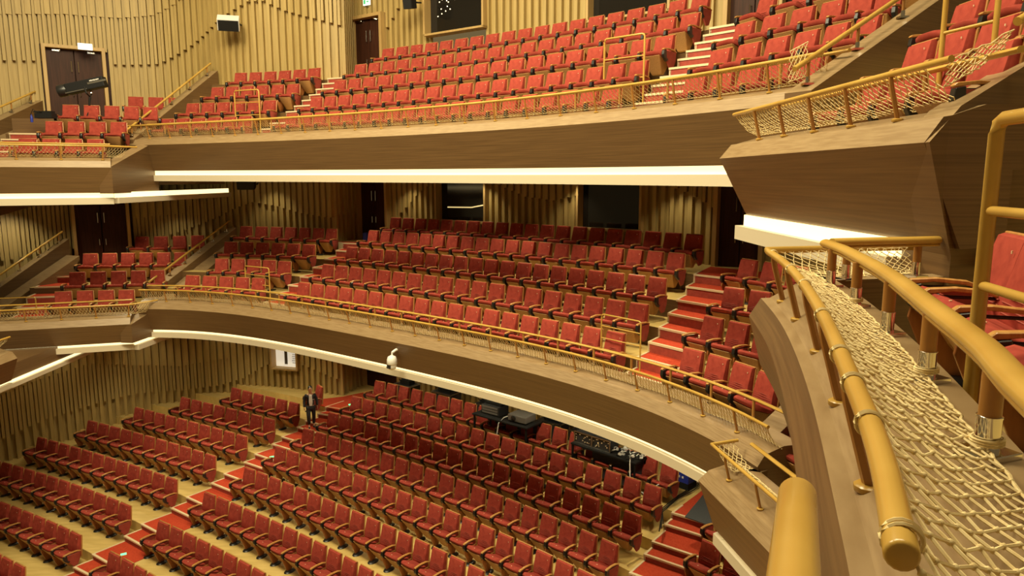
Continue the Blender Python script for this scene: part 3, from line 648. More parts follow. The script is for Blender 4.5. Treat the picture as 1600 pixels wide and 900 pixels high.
net('cream safety net along the upper left box', net_rows(P_B1Lfull+[(-11.75, 22.3)], .88, F_B1L.zin+.03, 0, -.3, .10, 6, .06, .008), .13, .0052, 3)
railing(F_B2L, 'outer wooden rail of the middle left box', 'inner handrail of the middle left box', path=P_B2L+[(-11.7, 23.3)], inner_path=P_B2L, post_step=.95)
net('cream safety net along the middle left box', net_rows(P_B2L+[(-11.8, 23.0)], -4.05, F_B2L.zin-.03, 0, -.26, .09, 6, .1, .01), .13, .0065, 3)
railing(F_B3L, 'short outer rail of the lower left box at the left edge', '', inner=False)
net('corner of cream safety net at the left edge under the middle left box', net_rows(P_B3L[-2:], -4.45, F_B3L.zin, 0, -.38, .13, 4, .06, .006), .13, .0048, 3)
railing(F_B1R, 'outer wooden rail of the upper right box', 'inner handrail of the upper right box', path=P_B1R[1:], inner_path=P_B1R[2:], post_step=.86)
net('cream safety net along the upper right box', net_rows(P_B1R[1:-1]+[(3.25, 5.85)], .86, F_B1R.zin+.03, 0, -.34, .085, 8, .06, .007), .085, .0045, 4)
railing(F_B2R, 'outer wooden rail of the middle right box below the near box', 'inner handrail of the middle right box below the near box', path=[(3.5, 10.62)]+P_B2R[1:], inner_path=P_B2R[2:], post_step=.9)
net('cream safety net along the middle right box below the near box', net_rows([(3.45, 10.62)]+P_B2R[1:], -4.05, F_B2R.zin+.03, 0, -.42, .09, 9, .06, .008), .08, .0058, 4)
net('steep net corner tied to the divider right of the upper balcony', [[Vector((3.75+.22*u/8, 10.05-.05*u/8, 1.66+(.12*u/8)-(.40+.05*u/8)*v/7)) for u in range(9)] for v in range(8)], .08, .005, 4)
net('flared net corner at the near end of the upper right box', [[Vector((3.27, 5.58, .86)).lerp(Vector((3.96, 5.90, 1.15)), u/16).lerp(Vector((3.34, 5.72, .68)).lerp(Vector((3.93, 5.95, 1.0)), u/16), v/8)+Vector((random.uniform(-.01, .01), 0, -.02*math.sin(math.pi*u/16)+random.uniform(-.01, .01))) for u in range(17)] for v in range(9)], .08, .005, 4)
# near box
railing(F_FG, 'thick outer rail of the near box with knotted cord ties', '', path=P_FG[:-5], posts=[(2.9, 6.01), (2.02, 5.50), (1.86, 4.80), (1.62, 3.90), (1.33, 3.00), (1.04, 2.15)], inner=False, seg=16, r_post=.021)
near = bpy.data.objects[[o.name for o in bpy.data.objects if o.name.startswith('outer_balcony_rail')][-1]]
for p, q in [((x*.91, y*.91), (u*.91, v*.91)) for (x, y), (u, v) in (((2.24, 6.12), (2.22, 6.03)), ((2.0, 5.1), (1.98, 5.0)), ((1.80, 4.36), (1.77, 4.28)), ((1.49, 3.38), (1.46, 3.30)), ((1.23, 2.62), (1.21, 2.56)), ((1.10, 2.24), (1.08, 2.18)), ((.965, 1.86), (.95, 1.82)), ((.72, 1.24), (.70, 1.19)))]:
    ties = MB(); pth = []
    for k in (0, 1):
        a = Vector((*p, -.60)).lerp(Vector((*q, -.60)), k*.35); d = (Vector((*q, 0))-Vector((*p, 0))).normalized(); s = d.cross(Vector((0, 0, 1)))
        pth += [a+(s*math.cos(t*math.pi/8)+Vector((0, 0, math.sin(t*math.pi/8))))*.031-near.location for t in range(17)]
    ties.tube(pth, .0042, 5); ties.build('cord_tie', M['rope'], near, smooth=True)
rows_ = net_rows(P_FG[1:-5], -.60, F_FG.zin+.02, .0, -.36, .076, 11, .035, .006)
net('large knotted cream safety net of the near box', rows_, .06, .0040, 5, knots=True)
# net over the end of the near box
endn = []
for j in range(13):
    t = j/12; a = Vector((3.36, 6.06, -.60)).lerp(Vector((3.3, 5.76, -.78)), t); b = Vector((2.10, 5.84, -.60)).lerp(Vector((2.45, 5.55, -.78)), t)
    endn.append([a.lerp(b, i/34)+Vector((random.uniform(-.006, .006), random.uniform(-.006, .006), -.05*math.sin(math.pi*t)+random.uniform(-.006, .006))) for i in range(35)])
net('cream net spanning the far end of the near box', endn, .08, .0034, 4, knots=True)
# inner handrail of the near box: flat oval rail on stout posts with steel feet
INP = [(2.36, 5.38), (2.34, 5.25), (2.24, 4.75), (1.94, 3.66), (1.62, 2.72), (1.40, 2.08), (1.22, 1.65), (.92, .82)]
def near_rail(label, pts, posts, z=-.50, r=.044):
    root = empty('inner_handrail', (*pts[0], z)); o = Vector((*pts[0], z)); tag(root, label, 'railing')
    mb = MB(); path = smooth(pts, 5); mb.tube([Vector((x, y, z))-o for x, y in path], r, 16, flat=.72); mb.build('rail', M['rail'], root, smooth=True)
    g = MB(); g.tube([Vector((x, y, z-.036))-o for x, y in path], r*.62, 10, flat=.5); g.build('rail_underside_strip', M['rail'], root, smooth=True)
    for p in posts:
        mb = MB(); mb.tube([Vector((*p, F_FG.zin+.09))-o, Vector((*p, z-.02))-o], .03, 16); po = mb.build('post', M['post'], root, smooth=True)
        mb = MB(); mb.lathe([(.033, 0), (.033, .10), (.0345, .10), (.0345, .105), (.033, .106)], p[0]-o.x, p[1]-o.y, F_FG.zin-o.z+.012, 20); q = mb.build('steel_sleeve', M['steel'], po, smooth=True)
        mb = MB(); mb.box(p[0]-o.x, p[1]-o.y, F_FG.zin+.008-o.z, .125, .125, .02, .35); mb.build('steel_base_plate', M['steel'], q, bevel=.003)
    return root
nr = near_rail('thick inner handrail of the near box running to the right edge', INP, [(2.30, 5.12), (2.10, 4.32), (1.89, 3.54), (1.62, 2.72), (1.36, 1.96)])
near_rail('short thick handrail across the far end of the near box', [(2.44, 5.45), (2.75, 5.53), (3.1, 5.60), (3.37, 5.66)], [(2.58, 5.49), (3.20, 5.63)])
o = nr.location
for (px, py) in ((2.10, 4.32), (1.36, 1.96), (1.62, 2.72)):
    mb = MB(); mb.tube([Vector((px+.042*math.cos(t*math.pi/8), py+.042*math.sin(t*math.pi/8), F_FG.zin+.03+.0005*t))-o for t in range(49)], .0035, 5); mb.build('cord_tie', M['rope'], nr, smooth=True)
# cut end of a handrail in the lower left foreground
d0 = WY(1246, 772, 1.50); d1 = WY(1240, 905, 1.02); dd = (d1-d0); mb = MB(); o = Vector(d0)
mb.tube([Vector((0, 0, 0)), dd*.02, dd*.5, dd, dd*1.6], [.037, .040, .040, .040, .040], 24); root = empty('foreground_handrail', o)
mb.build('rail', M['rail'], root, smooth=True); tag(root, 'blurred thick handrail end in the bottom foreground', 'railing')
p = dd*.75; mb = MB(); mb.tube([p+Vector((.005, 0, -.03)), p+Vector((.005, 0, -.6))], .02, 10); mb.build('post', M['post'], root, smooth=True)
# ------------------------------------------------------------------ guard rails at the feet of the aisles
def gate(label, a, b, z0, z1, zs, r=.02, rb=None, mtl='rail'):
    root = empty('guard_rail', (*a, z0)); o = Vector((*a, z0)); tag(root, label, 'railing'); A = Vector((*a, 0)); B = Vector((*b, 0)); u = (B-A).normalized()
    c = .06; up = lambda P, z: P+Vector((0, 0, z))-o
    mb = MB(); mb.tube([up(A, z0), up(A, z1-c), up(A+u*c*.3, z1-c*.3), up(A+u*c, z1), up(B-u*c, z1), up(B-u*c*.3, z1-c*.3), up(B, z1-c), up(B, z0)], r, 12); mb.build('frame', M['rail'], root, smooth=True)
    for z in zs: mb = MB(); mb.tube([up(A, z), up(B, z)], rb or r*.7, 12); mb.build('bar', M['rail'], root, smooth=True)
a = WY(939, 555, 15.6); b = WY(1000, 560, 14.75)
gate('brass coloured guard rail at the foot of the right aisle, middle balcony', (a.x, a.y), (b.x, b.y), -4.2, -3.02, [-3.28, -3.55, -3.8], .017)
a = WY(384, 440, 24.2); b = WY(421, 440, 23.6)
gate('guard rail at the foot of the left aisle, middle balcony', (a.x, a.y), (b.x, b.y), -4.2, -3.02, [-3.3, -3.62], .02)
a = WY(944, 110, 16.6); b = WY(1006, 110, 15.9)
gate('guard rail at the foot of the right aisle, upper balcony', (a.x, a.y), (b.x, b.y), 1.2, 3.0, [2.55, 2.1], .022)
a = WY(367, 160, 24.6); b = WY(405, 160, 24.2)
gate('guard rail at the foot of the left aisle, upper balcony', (a.x, a.y), (b.x, b.y), 1.2, 2.8, [2.4, 2.0], .022)
gate('guard rail beside the steps in the middle left box', (-17.3, 22.9), (-15.75, 23.35), -4.7, -3.95, [-4.2, -4.45], .022)
a = WY(1473, 60, 6.9); b = WY(1556, 40, 6.35)
gate('guard rail with two bars in front of the upper right box seats', (a.x, a.y), (b.x, b.y), .5, 2.2, [.95+.35, .95+.02], .024, .016)
a = WY(1545, 330, 3.15); gate('tall guard post with three bars beside the near seats at the right edge', (a.x, a.y), (a.x-.15, a.y-1.0), -1.39, .24, [-.15, -.48], .031, .022)
# ------------------------------------------------------------------ theater seat, origin on the floor under the top of its back, facing -Y
def cushion_back():
    bm = bmesh.new(); prof = [(-.150, .42), (-.175, .50), (-.155, .66), (-.118, .80), (-.085, .93), (-.068, .985), (-.03, 1.0), (.01, .985), (.0, .93), (-.05, .62), (-.085, .42)]
    xs = [-.245, -.235, -.12, 0, .12, .235, .245]; sc_ = [.90, 1, 1, 1, 1, 1, .90]; rows = []
    for x, s in zip(xs, sc_):
        edge = abs(x) > .24
        rows.append([bm.verts.new((x*(1-.04*(z-.42)/.58), y+(.018 if abs(x) < .1 and y < -.1 else 0)+(.02 if edge and y < -.05 else 0), .42+(z-.42)*(1 if not edge else .985))) for y, z in prof])
    n = len(prof)
    for a, b in zip(rows, rows[1:]):
        for k in range(n): bm.faces.new((a[k], a[(k+1) % n], b[(k+1) % n], b[k]))
    bm.faces.new(rows[0][::-1]); bm.faces.new(rows[-1]); bmesh.ops.recalc_face_normals(bm, faces=bm.faces)
    me = bpy.data.meshes.new('backrest'); bm.to_mesh(me); bm.free(); me.materials.append(M['red'])
    me.polygons.foreach_set('use_smooth', [True]*len(me.polygons)); me.set_sharp_from_angle(angle=math.radians(48)); return me
def tip(v, a=.33, hy=-.17, hz=.41):
    y, z = v[1]-hy, v[2]-hz; return (v[0], hy+y*math.cos(a)+z*math.sin(a), hz-y*math.sin(a)+z*math.cos(a))
def mseat():
    mb = MB(); prof = [(-.16, .385), (-.16, .455), (-.30, .455), (-.50, .485), (-.60, .48), (-.645, .44), (-.63, .40), (-.55, .375)]
    vs = []; n = len(prof); xs = (-.25, -.235, -.1, .1, .235, .25)
    for x in xs:
        e = abs(x) > .24; c = abs(x) < .15
        vs += [(x, y+(.045 if (not c and y < -.55) else 0)+(.02 if e and y < -.5 else 0), z-(.012 if e and z > .43 else 0)) for y, z in prof]
    fs = [(i*n+k, i*n+(k+1) % n, (i+1)*n+(k+1) % n, (i+1)*n+k) for i in range(len(xs)-1) for k in range(n)]+[tuple(range(n))[::-1], tuple(range((len(xs)-1)*n, len(xs)*n))]
    mb.add([tip(v) for v in vs], fs); return mb.mesh('seat_cushion', M['red'], True)
def mribs():
    mb = MB()
    for k in range(5):
        z = .52+.035*k; y = -.172+.0+(.02 if k > 2 else .006)*(k-1)*.35; mb.tube([(-.20, y, z), (.20, y, z)], .005, 4)
    return mb.mesh('stitched_ribs', M['redside'])
def mshellback():
    mb = MB(); mb.add([(-.255, .0, .985), (.255, .0, .985), (.262, -.07, .36), (-.262, -.07, .36), (-.255, .03, .995), (.255, .03, .995), (.262, -.035, .36), (-.262, -.035, .36)],
        [(0, 1, 2, 3), (4, 7, 6, 5), (0, 4, 5, 1), (1, 5, 6, 2), (2, 6, 7, 3), (3, 7, 4, 0)]); 
    mb.box(0, -.005, 1.0, .50, .035, .022)
    return mb.mesh('back_shell', M['backwood'], bevel=.006, seg=1)
def mseatshell():
    mb = MB(); f = [(-.235, -.59, .51), (.235, -.59, .51), (.13, -.33, .12), (-.13, -.33, .12)]; b = [(-.235, -.19, .38), (.235, -.19, .38), (.13, -.24, .12), (-.13, -.24, .12)]
    mb.add(f+b, [(0, 1, 2, 3), (7, 6, 5, 4), (0, 4, 5, 1), (1, 5, 6, 2), (2, 6, 7, 3), (3, 7, 4, 0)]); return mb.mesh('seat_shell', M['shell'], bevel=.012, seg=1)
def mleg():
    mb = MB(); x = -.325
    mb.prism([(-.55, .46), (-.13, .46), (-.15, .35), (-.27, .12), (-.31, .03), (-.44, .03), (-.48, .14), (-.57, .35)], 'x', x-.018, x+.018); return mb.mesh('leg_panel', M['legwood'], bevel=.004, seg=1)
def mfoot():
    mb = MB(); mb.lathe([(.12, 0), (.13, .012), (.115, .032), (.05, .05)], -.325+.02, -.37, 0, 14, .9, 1.35); return mb.mesh('pedestal_foot', M['black'], True)
def mcol():
    mb = MB(); mb.lathe([(.11, 0), (.112, .012), (.07, .03), (.062, .12)], 0, -.34, 0, 12); return mb.mesh('pedestal', M['blackmatt'], True)
def marm(s=-1):
    mb = MB(); x = s*.325; prof = [(-.60, .615), (-.57, .64), (-.40, .655), (-.20, .64), (-.10, .60), (-.10, .575), (-.22, .61), (-.42, .625), (-.585, .60)]
    mb.prism(prof, 'x', x-.03, x+.03); return mb.mesh('armrest', M['arm'], bevel=.006, seg=1)
def mbrack(s=-1):
    mb = MB(); x = s*.325; mb.prism([(-.585, .595), (-.50, .61), (-.49, .45), (-.42, .40), (-.47, .36), (-.57, .44), (-.60, .50)], 'x', x-.035, x+.035)
    mb.box(x, -.33, .585, .02, .40, .022); return mb.mesh('arm_bracket', M['black'], bevel=.006, seg=1)
def mend(s=1):
    mb = MB(); x = s*.335; mb.prism([(-.52, .585), (-.12, .585), (-.14, .40), (-.22, .22), (-.34, .20), (-.50, .42)], 'x', x-.02, x+.02); return mb.mesh('end_panel', M['redside'], bevel=.005, seg=1)
def mtag():
    mb = MB(); mb.box(.17, -.112, .90, .010, .008, .022); return mb.mesh('number_plate', M['nose'])
def mtag2():
    mb = MB(); mb.box(*tip((.0, -.565, .488)), .022, .014, .005); return mb.mesh('number_plate', M['nose'])
MS = dict(back=cushion_back(), seat=mseat(), ribs=mribs(), shell=mshellback(), under=mseatshell(), leg=mleg(), foot=mfoot(), col=mcol(), arm=marm(-1), armR=marm(1), br=mbrack(-1), brR=mbrack(1), endR=mend(1), endL=mend(-1), tag=mtag(), tag2=mtag2())
def seat_parts(first, last):
    p = [('backrest', 'back'), ('seat_cushion', 'seat'), ('back_shell', 'shell'), ('seat_shell', 'under'), ('leg_panel', 'leg'), ('pedestal_foot', 'foot'), ('armrest', 'arm'), ('arm_bracket', 'br'), ('number_plate', 'tag'), ('number_plate', 'tag2')]
    if last: p += [('armrest', 'armR'), ('arm_bracket', 'brR'), ('end_panel', 'endR')]
    if first: p += [('end_panel', 'endL')]
    return p
def add_seat(x, y, z, rz, sx, first, last, label, group, s=1.0):
    root = link('theater_seat', None, None, (x, y, z), rz); root.scale = (sx*s, s, s); tag(root, label, 'seat', group)
    for nm, k in seat_parts(first, last):
        o = bpy.data.objects.new(nm, MS[k]); C.objects.link(o); o.parent = root
        if nm == 'backrest':
            q = bpy.data.objects.new('stitched_ribs', MS['ribs']); C.objects.link(q); q.parent = o
    return root
AREA = {('T1', 'C'): 'upper balcony centre block', ('T1', 'L'): 'upper balcony left block', ('T1', 'R'): 'upper balcony right block', ('T1', 'B'): 'upper left box',
        ('T2', 'C'): 'middle balcony centre block', ('T2', 'L'): 'middle balcony left block', ('T2', 'R'): 'middle balcony right block', ('T2', 'B'): 'middle left box',
        ('S', 'C'): 'stalls centre block', ('S', 'L'): 'stalls left block', ('S', 'R'): 'stalls right block', ('XB1', 'R'): 'upper right box', ('XB2', 'R'): 'middle right box'}
SEATS = []
rmax = {}
for (t, b, n) in D: rmax[(t, b)] = max(rmax.get((t, b), -9), n)
for (t, b, n), r in sorted(D.items()):
    z = r[3]-1.0; cs = ctr(r); N = r[4]; back = rmax[(t, b)]-n+1
    for i, (x, y, ang, pitch) in enumerate(cs):
        rel_px = 800+FPX*x/(y*math.cos(PITCH)-z*math.sin(PITCH)); py = 450-FPX*((z+.6)*math.cos(PITCH)+y*math.sin(PITCH))/(y*math.cos(PITCH)-z*math.sin(PITCH))
        if rel_px < -25 or rel_px > 1625 or py > 935 or py < -30: continue
        if b in 'R' and i > 0 and rel_px > 1460: continue
        if (t, b) == ('T2', 'R') and rel_px > 1285: continue
        if (t, b) == ('S', 'R') and rel_px > 1190: continue
        if (t, b, n) == ('T2', 'R', 1) and i > 3: continue
        if (t, b, n) == ('T1', 'R', 1) and i > 4: continue
        rowtxt = ('%s row from the back' % ORD[back]) if t == 'S' else (('front row' if n == 1 else '%s row' % ORD[n]))
        fromL = not (t == 'S' and b == 'L')
        if fromL: lab = 'red theater seat, %s from the left in %s, %s' % (ORD[i+1], rowtxt, AREA[(t, b)])
        else: lab = 'red theater seat, %s from the aisle in %s, %s' % (ORD[N-i], rowtxt, AREA[(t, b)])
        dist = math.sqrt(x*x+y*y+z*z); SEATS.append((dist, x, y, z, ang, min(max(pitch/.65, .93), 1.08), i == 0 and b != 'B', i == N-1, lab, 'seats in %s, %s' % (rowtxt, AREA[(t, b)]), 1.0))
# seats of the right boxes (rows parallel to the fronts, facing the hall)
def line_row(p0, p1, N, z, key, rowtxt, s=1.0, face=None):
    for i in range(N):
        t = i/(N-1); x = p0[0]+(p1[0]-p0[0])*t; y = p0[1]+(p1[1]-p0[1])*t; ang = math.atan2(p1[1]-p0[1], p1[0]-p0[0]); pitch = math.dist(p0, p1)/(N-1)
        lab = 'red theater seat, %s from the divider in %s, %s' % (ORD[i+1], rowtxt, key); SEATS.append((math.sqrt(x*x+y*y+z*z), x, y, z, ang, pitch/.65/s, i == 0, i == N-1, lab, 'seats in %s, %s' % (rowtxt, key), s))
q0 = W(1419, 71, 1.6); q1 = W(1535, 35, 1.6); st_ = ((q1.x-q0.x)/2, (q1.y-q0.y)/2)
line_row((q0.x+.1, q0.y-.2), (q0.x+.1+st_[0]*3, q0.y-.2+st_[1]*3), 4, .6, 'upper right box', 'second row')
q0 = W(1494, 7, 2.2); line_row((q0.x+.1, q0.y-.2), (q0.x+.15, q0.y-.2-.68*2), 3, 1.2, 'upper right box', 'third row')
line_row((4.12, 8.3), (4.12, 8.3-.68*3), 4, .10, 'upper right box', 'front row')
line_row((4.6, 11.2), (5.0, 9.2), 4, -4.78, 'middle right box', 'front row')
# near box: front row along the inner handrail
def near_seat(i, p):
    x, y, ang = p
    SEATS.append((0.1+i*.01, x, y, -1.39, ang, 1.04, i == 0, i == 3, 'red theater seat in the near box, %s' % ['farthest one beside the divider wall', 'second from the divider wall', 'third from the divider wall', 'nearest one at the right edge'][i], 'seats of the near box', 1.0))
NB = [W(x, y, -.80) for x, y in ((1433, 443), (1467, 462), (1517, 492), (1579, 535))]
for i, q in enumerate(NB):
    u = (NB[min(i+1, 3)]-NB[max(i-1, 0)]).normalized(); near_seat(i, (q.x+u.x*(.34+.1*(i == 0))-u.y*.50, q.y+u.y*(.34+.1*(i == 0))+u.x*.50, math.atan2(u.y, u.x)))
SEATS.sort(key=lambda s: s[0])
for s in SEATS[:300]: add_seat(s[1], s[2], s[3], s[4], s[5], s[6], s[7], s[8], s[9], s[10])
# the remaining, most distant seats as one object
mats_ = []; vs = []; fs = []; mi = []
for s in SEATS[300:]:
    Mx = Matrix.Translation((s[1], s[2], s[3])) @ Matrix.Rotation(s[4], 4, 'Z') @ Matrix.Diagonal((s[5], 1, 1, 1))
    for nm, k in seat_parts(s[6], s[7]):
        me = MS[k]; m = me.materials[0]
        if m not in mats_: mats_.append(m)
        o = len(vs); vs += [tuple(Mx @ v.co) for v in me.vertices]
        for p in me.polygons: fs.append(tuple(v+o for v in p.vertices)); mi.append(mats_.index(m))
if vs:
    me = bpy.data.meshes.new('distant_theater_seats'); me.from_pydata(vs, [], fs)
    for m in mats_: me.materials.append(m)
    me.polygons.foreach_set('material_index', mi); me.polygons.foreach_set('use_smooth', [True]*len(fs)); me.set_sharp_from_angle(angle=math.radians(45))
    tag(link('theater_seats', me), 'the remaining, more distant red theater seats of both balconies and the stalls', 'seats', None, 'stuff')
print('SEATS', len(SEATS))
# lone aisle seat behind the walking man
p = W(492, 603, -7.82)
add_seat(p.x+.22, p.y, -8.82, -.95, 1, True, True, 'single red theater seat against the wall behind the walking man', None)
# ------------------------------------------------------------------ man walking down the left aisle of the stalls
foot = W(487, 668, -9.26)
def skin(name, pts, edges, rad, m, parent, sub=2):
    me = bpy.data.meshes.new(name); me.from_pydata(pts, edges, []); o = link(name, me, parent); me.materials.append(m)
    mod = o.modifiers.new('skin', 'SKIN'); mod.use_smooth_shade = True
    for v, r in zip(me.skin_vertices[0].data, rad): v.radius = (r, r) if not isinstance(r, tuple) else r
    me.skin_vertices[0].data[0].use_root = True
    s2 = o.modifiers.new('subsurf', 'SUBSURF'); s2.levels = sub; s2.render_levels = sub; return o
man = empty('person', foot, .35); man.scale = (.93, .93, .93)
tag(man, 'man in a black suit and white shirt walking down the stalls aisle steps, looking down', 'person')
# local: facing -Y, x to his left ; z up
BP = [(0, 0, .90), (0, .01, 1.12), (0, .01, 1.32), (0, -.02, 1.42), (0, -.05, 1.50), (0, -.075, 1.60),
      (.17, .01, 1.34), (.24, .03, 1.10), (.25, -.05, .88), (-.17, .01, 1.34), (-.24, .02, 1.10), (-.25, -.10, .88),
      (.10, 0, .86), (.11, .03, .48), (.10, .10, .10), (-.10, 0, .86), (-.11, -.20, .52), (-.10, -.14, .14), (.10, .0, .05), (-.10, -.24, .08)]
skin('body', BP, [(0, 1), (1, 2), (2, 3), (3, 4), (4, 5), (2, 6), (6, 7), (7, 8), (2, 9), (9, 10), (10, 11), (0, 12), (12, 13), (13, 14), (0, 15), (15, 16), (16, 17), (14, 18), (17, 19)],
     [.11, .10, .12, .055, .075, .085, .055, .042, .03, .055, .042, .03, .075, .055, .038, .075, .055, .038, .03, .03], M['skin'], man)
skin('jacket', [(0, .005, .84), (0, .01, 1.05), (0, .01, 1.22), (0, .01, 1.345), (.165, .01, 1.34), (.245, .03, 1.10), (.255, -.05, .90), (-.165, .01, 1.34), (-.245, .02, 1.10), (-.255, -.10, .90)],
     [(0, 1), (1, 2), (2, 3), (3, 4), (4, 5), (5, 6), (3, 7), (7, 8), (8, 9)], [(.165, .125), (.15, .115), (.165, .125), (.12, .10), .075, .06, .048, .075, .06, .048], M['suit'], man)
mb = MB(); mb.add([(-.055, -.125, 1.36), (.055, -.125, 1.36), (.07, -.142, 1.1), (.05, -.138, .94), (-.05, -.138, .94), (-.07, -.142, 1.1), (-.04, -.06, 1.43), (.04, -.06, 1.43),
   (-.055, -.05, 1.36), (.055, -.05, 1.36), (.07, -.05, 1.1), (.05, -.05, .94), (-.05, -.05, .94), (-.07, -.05, 1.1)], [(0, 1, 2, 5), (5, 2, 3, 4), (6, 7, 1, 0), (1, 9, 10, 2), (2, 10, 11, 3), (0, 5, 13, 8), (5, 4, 12, 13)]); mb.build('shirt', M['shirt'], man)
skin('trousers', [(0, .0, .90), (.095, 0, .84), (.11, .03, .48), (.10, .10, .13), (-.095, 0, .84), (-.11, -.20, .52), (-.10, -.14, .17)], [(0, 1), (1, 2), (2, 3), (0, 4), (4, 5), (5, 6)], [(.155, .12), .105, .078, .06, .105, .078, .06], M['suit'], man)
for x, y, z in ((.10, .05, .03), (-.10, -.20, .07)):
    mb = MB(); mb.lathe([(.03, -.03), (.052, -.02), (.05, .015), (.03, .04), (.005, .05)], x, y, z, 10, .85, 2.3); mb.build('shoe', M['black'], man, smooth=True)
mb = MB(); mb.lathe([(.04, -.115), (.07, -.09), (.082, -.03), (.082, .03), (.072, .08), (.04, .115), (.004, .125)], 0, -.085, 1.60, 14, .92, 1.08, Matrix.Rotation(.35, 3, 'X')); head = mb.build('head', M['skin'], man, smooth=True)
mb = MB(); mb.lathe([(.012, -.02), (.016, 0), (.006, .03)], 0, -.185, 1.585, 6); mb.box(.03, -.168, 1.605, .022, .01, .008); mb.box(-.03, -.168, 1.605, .022, .01, .008); mb.box(0, -.168, 1.535, .04, .01, .008)
for s in (-1, 1): mb.lathe([(.006, -.025), (.016, 0), (.006, .025)], s*.08, -.075, 1.595, 6)
mb.build('face_features', M['skin'], head)
mb = MB(); mb.lathe([(.088, -.02), (.096, .03), (.088, .08), (.055, .125), (.005, .14)], 0, -.062, 1.615, 14, .95, 1.08, Matrix.Rotation(.15, 3, 'X')); mb.build('hair', M['hair'], head, smooth=True)
for s, (hx, hy, hz) in ((1, (.255, -.06, .865)), (-1, (-.258, -.115, .865))):
    mb = MB(); mb.lathe([(.018, -.045), (.03, -.03), (.032, .0), (.022, .03)], hx, hy, hz, 8, .55, 1.15)
    for k in range(4): mb.tube([(hx, hy-.024+.016*k, hz-.035), (hx-s*.004, hy-.026+.016*k, hz-.075), (hx-s*.012, hy-.028+.016*k, hz-.10+.006*abs(k-1.5))], [.0085, .008, .006], 6)
    mb.tube([(hx, hy-.03, hz), (hx-s*.008, hy-.05, hz-.03), (hx-s*.012, hy-.052, hz-.055)], [.010, .009, .007], 6); mb.build('hand', M['skin'], man, smooth=True)
mb = MB(); mb.box(.10, -.145, 1.20, .05, .006, .02); mb.build('name_badge', M['white'], man)
# ------------------------------------------------------------------ follow spot lamp in the upper left box
fs_ = empty('follow_spot', (-14.9, 25.2, 1.35)); tag(fs_, 'long black follow spot lamp on a stand in front of the upper left door', 'stage light')
a = Vector((-16.05, 24.4, 3.43)); b = Vector((-14.15, 24.95, 3.72)); a = WY(92, 143, 24.7); b = WY(166, 127, 24.9); o = Vector(fs_.location)
ax = (b-a).normalized(); R = ax.to_track_quat('Z', 'Y').to_matrix(); L = (b-a).length
mb = MB(); mb.lathe([(.17, 0), (.20, .01), (.20, .25), (.17, .28), (.17, .30)], *(a-o), 14, mtx=R); mb.build('front_lens_hood', M['black'], fs_, smooth=True)
mb = MB(); mid = (a+b)/2-o+ax*.12; up = Vector((0, 0, 1)); s = ax.cross(up).normalized(); u2 = s.cross(ax)
RM = Matrix((ax, s, u2)).transposed(); mb.box(*mid, L-.30, .34, .34, mtx=RM); body = mb.build('lamp_body', M['blackmatt'], fs_, bevel=.03)
mb = MB(); mb.box(*(mid+ax*.42+s*.175+u2*.02), .6, .012, .06, mtx=RM); mb.box(*(mid-ax*.30+s*.175-u2*.13), .7, .012, .03, mtx=RM); mb.build('silver_trim', M['alu'], body)
# lettering block on the lamp's side
mb = MB()
for k in range(7): mb.box(*(mid+ax*(.22+.045*k)+s*.178+u2*.09), .03, .01, .035+.01*(k % 2), mtx=RM)
mb.build('maker_lettering', M['white'], body)
mb = MB(); c0 = mid-u2*.17; mb.tube([c0+s*.2+u2*.1, c0+s*.2-u2*.10, c0-u2*.2, c0-s*.2-u2*.10, c0-s*.2+u2*.1], .025, 6); mb.build('yoke', M['blackmatt'], fs_)
mb = MB(); mb.tube([c0-u2*.2, Vector((c0.x, c0.y, 1.0))], .035, 8)
for k in range(3): mb.tube([Vector((c0.x, c0.y, .9)), Vector((c0.x+.5*math.cos(k*2.09+.4), c0.y+.5*math.sin(k*2.09+.4), .02))], .02, 6)
mb.build('stand', M['blackmatt'], fs_)
mb = MB(); mb.lathe([(.035, -.02), (.04, 0), (.035, .02)], *(c0+Vector((.22, -.2, -.1))), 8); mb.build('clamp_knob', M['steel'], fs_)
# small control gear and a blue bottle on the ledge beside the follow spot
p = WY(72, 185, 23.9); mb = MB(); mb.box(0, 0, .08, .55, .3, .16); mb.box(.1, 0, .19, .3, .2, .08); mb.tube([(-.25, 0, .16), (-.4, .0, .3), (-.5, 0, .1)], .012, 5); mb.box(-.2, -.05, .2, .2, .2, .05)
tag(mb.build('control_gear', M['blackmatt'], loc=p), 'small black control gear on the steps below the follow spot', 'equipment')
p = WY(50, 191, 23.7); mb = MB(); mb.lathe([(.04, 0), (.042, .1), (.04, .16), (.018, .2), (.018, .24)], n=10); tag(mb.build('water_bottle', M['blue'], loc=p, smooth=True), 'small blue bottle beside the black control gear', 'bottle')
# ------------------------------------------------------------------ loudspeakers and signs on the walls
def speaker(label, p, rz, sx=.75, sy=.5, sz=.42, tilt=.5, front=M['blackmatt'], body=M['white']):
    r = empty('wall_speaker', p, rz); tag(r, label, 'speaker'); T = Matrix.Rotation(tilt, 3, 'X')
    mb = MB(); mb.box(0, 0, 0, sx, sy, sz, mtx=T); mb.build('cabinet', body, r, bevel=.02)
    q = T @ Vector((0, -sy/2-.012, -.02)); mb = MB(); mb.box(*q, sx*.92, .02, sz*.9, mtx=T); mb.build('grille', front, r)
    mb = MB(); mb.tube([T @ Vector((sx*.4, .1, 0)), (sx*.55, sy*.5, .0), (sx*.55, sy*.5+.28, .05)], .03, 6); mb.build('bracket', M['blackmatt'], r)
speaker('white wall speaker with black grille high on the upper slat wall', WY(357, 36, 27.2), .3)
speaker('small black speaker under the corner of the upper balcony', WY(385, 288, 26.2), .2, sx=.62, sy=.4, sz=.3, tilt=.2, body=M['blackmatt'])
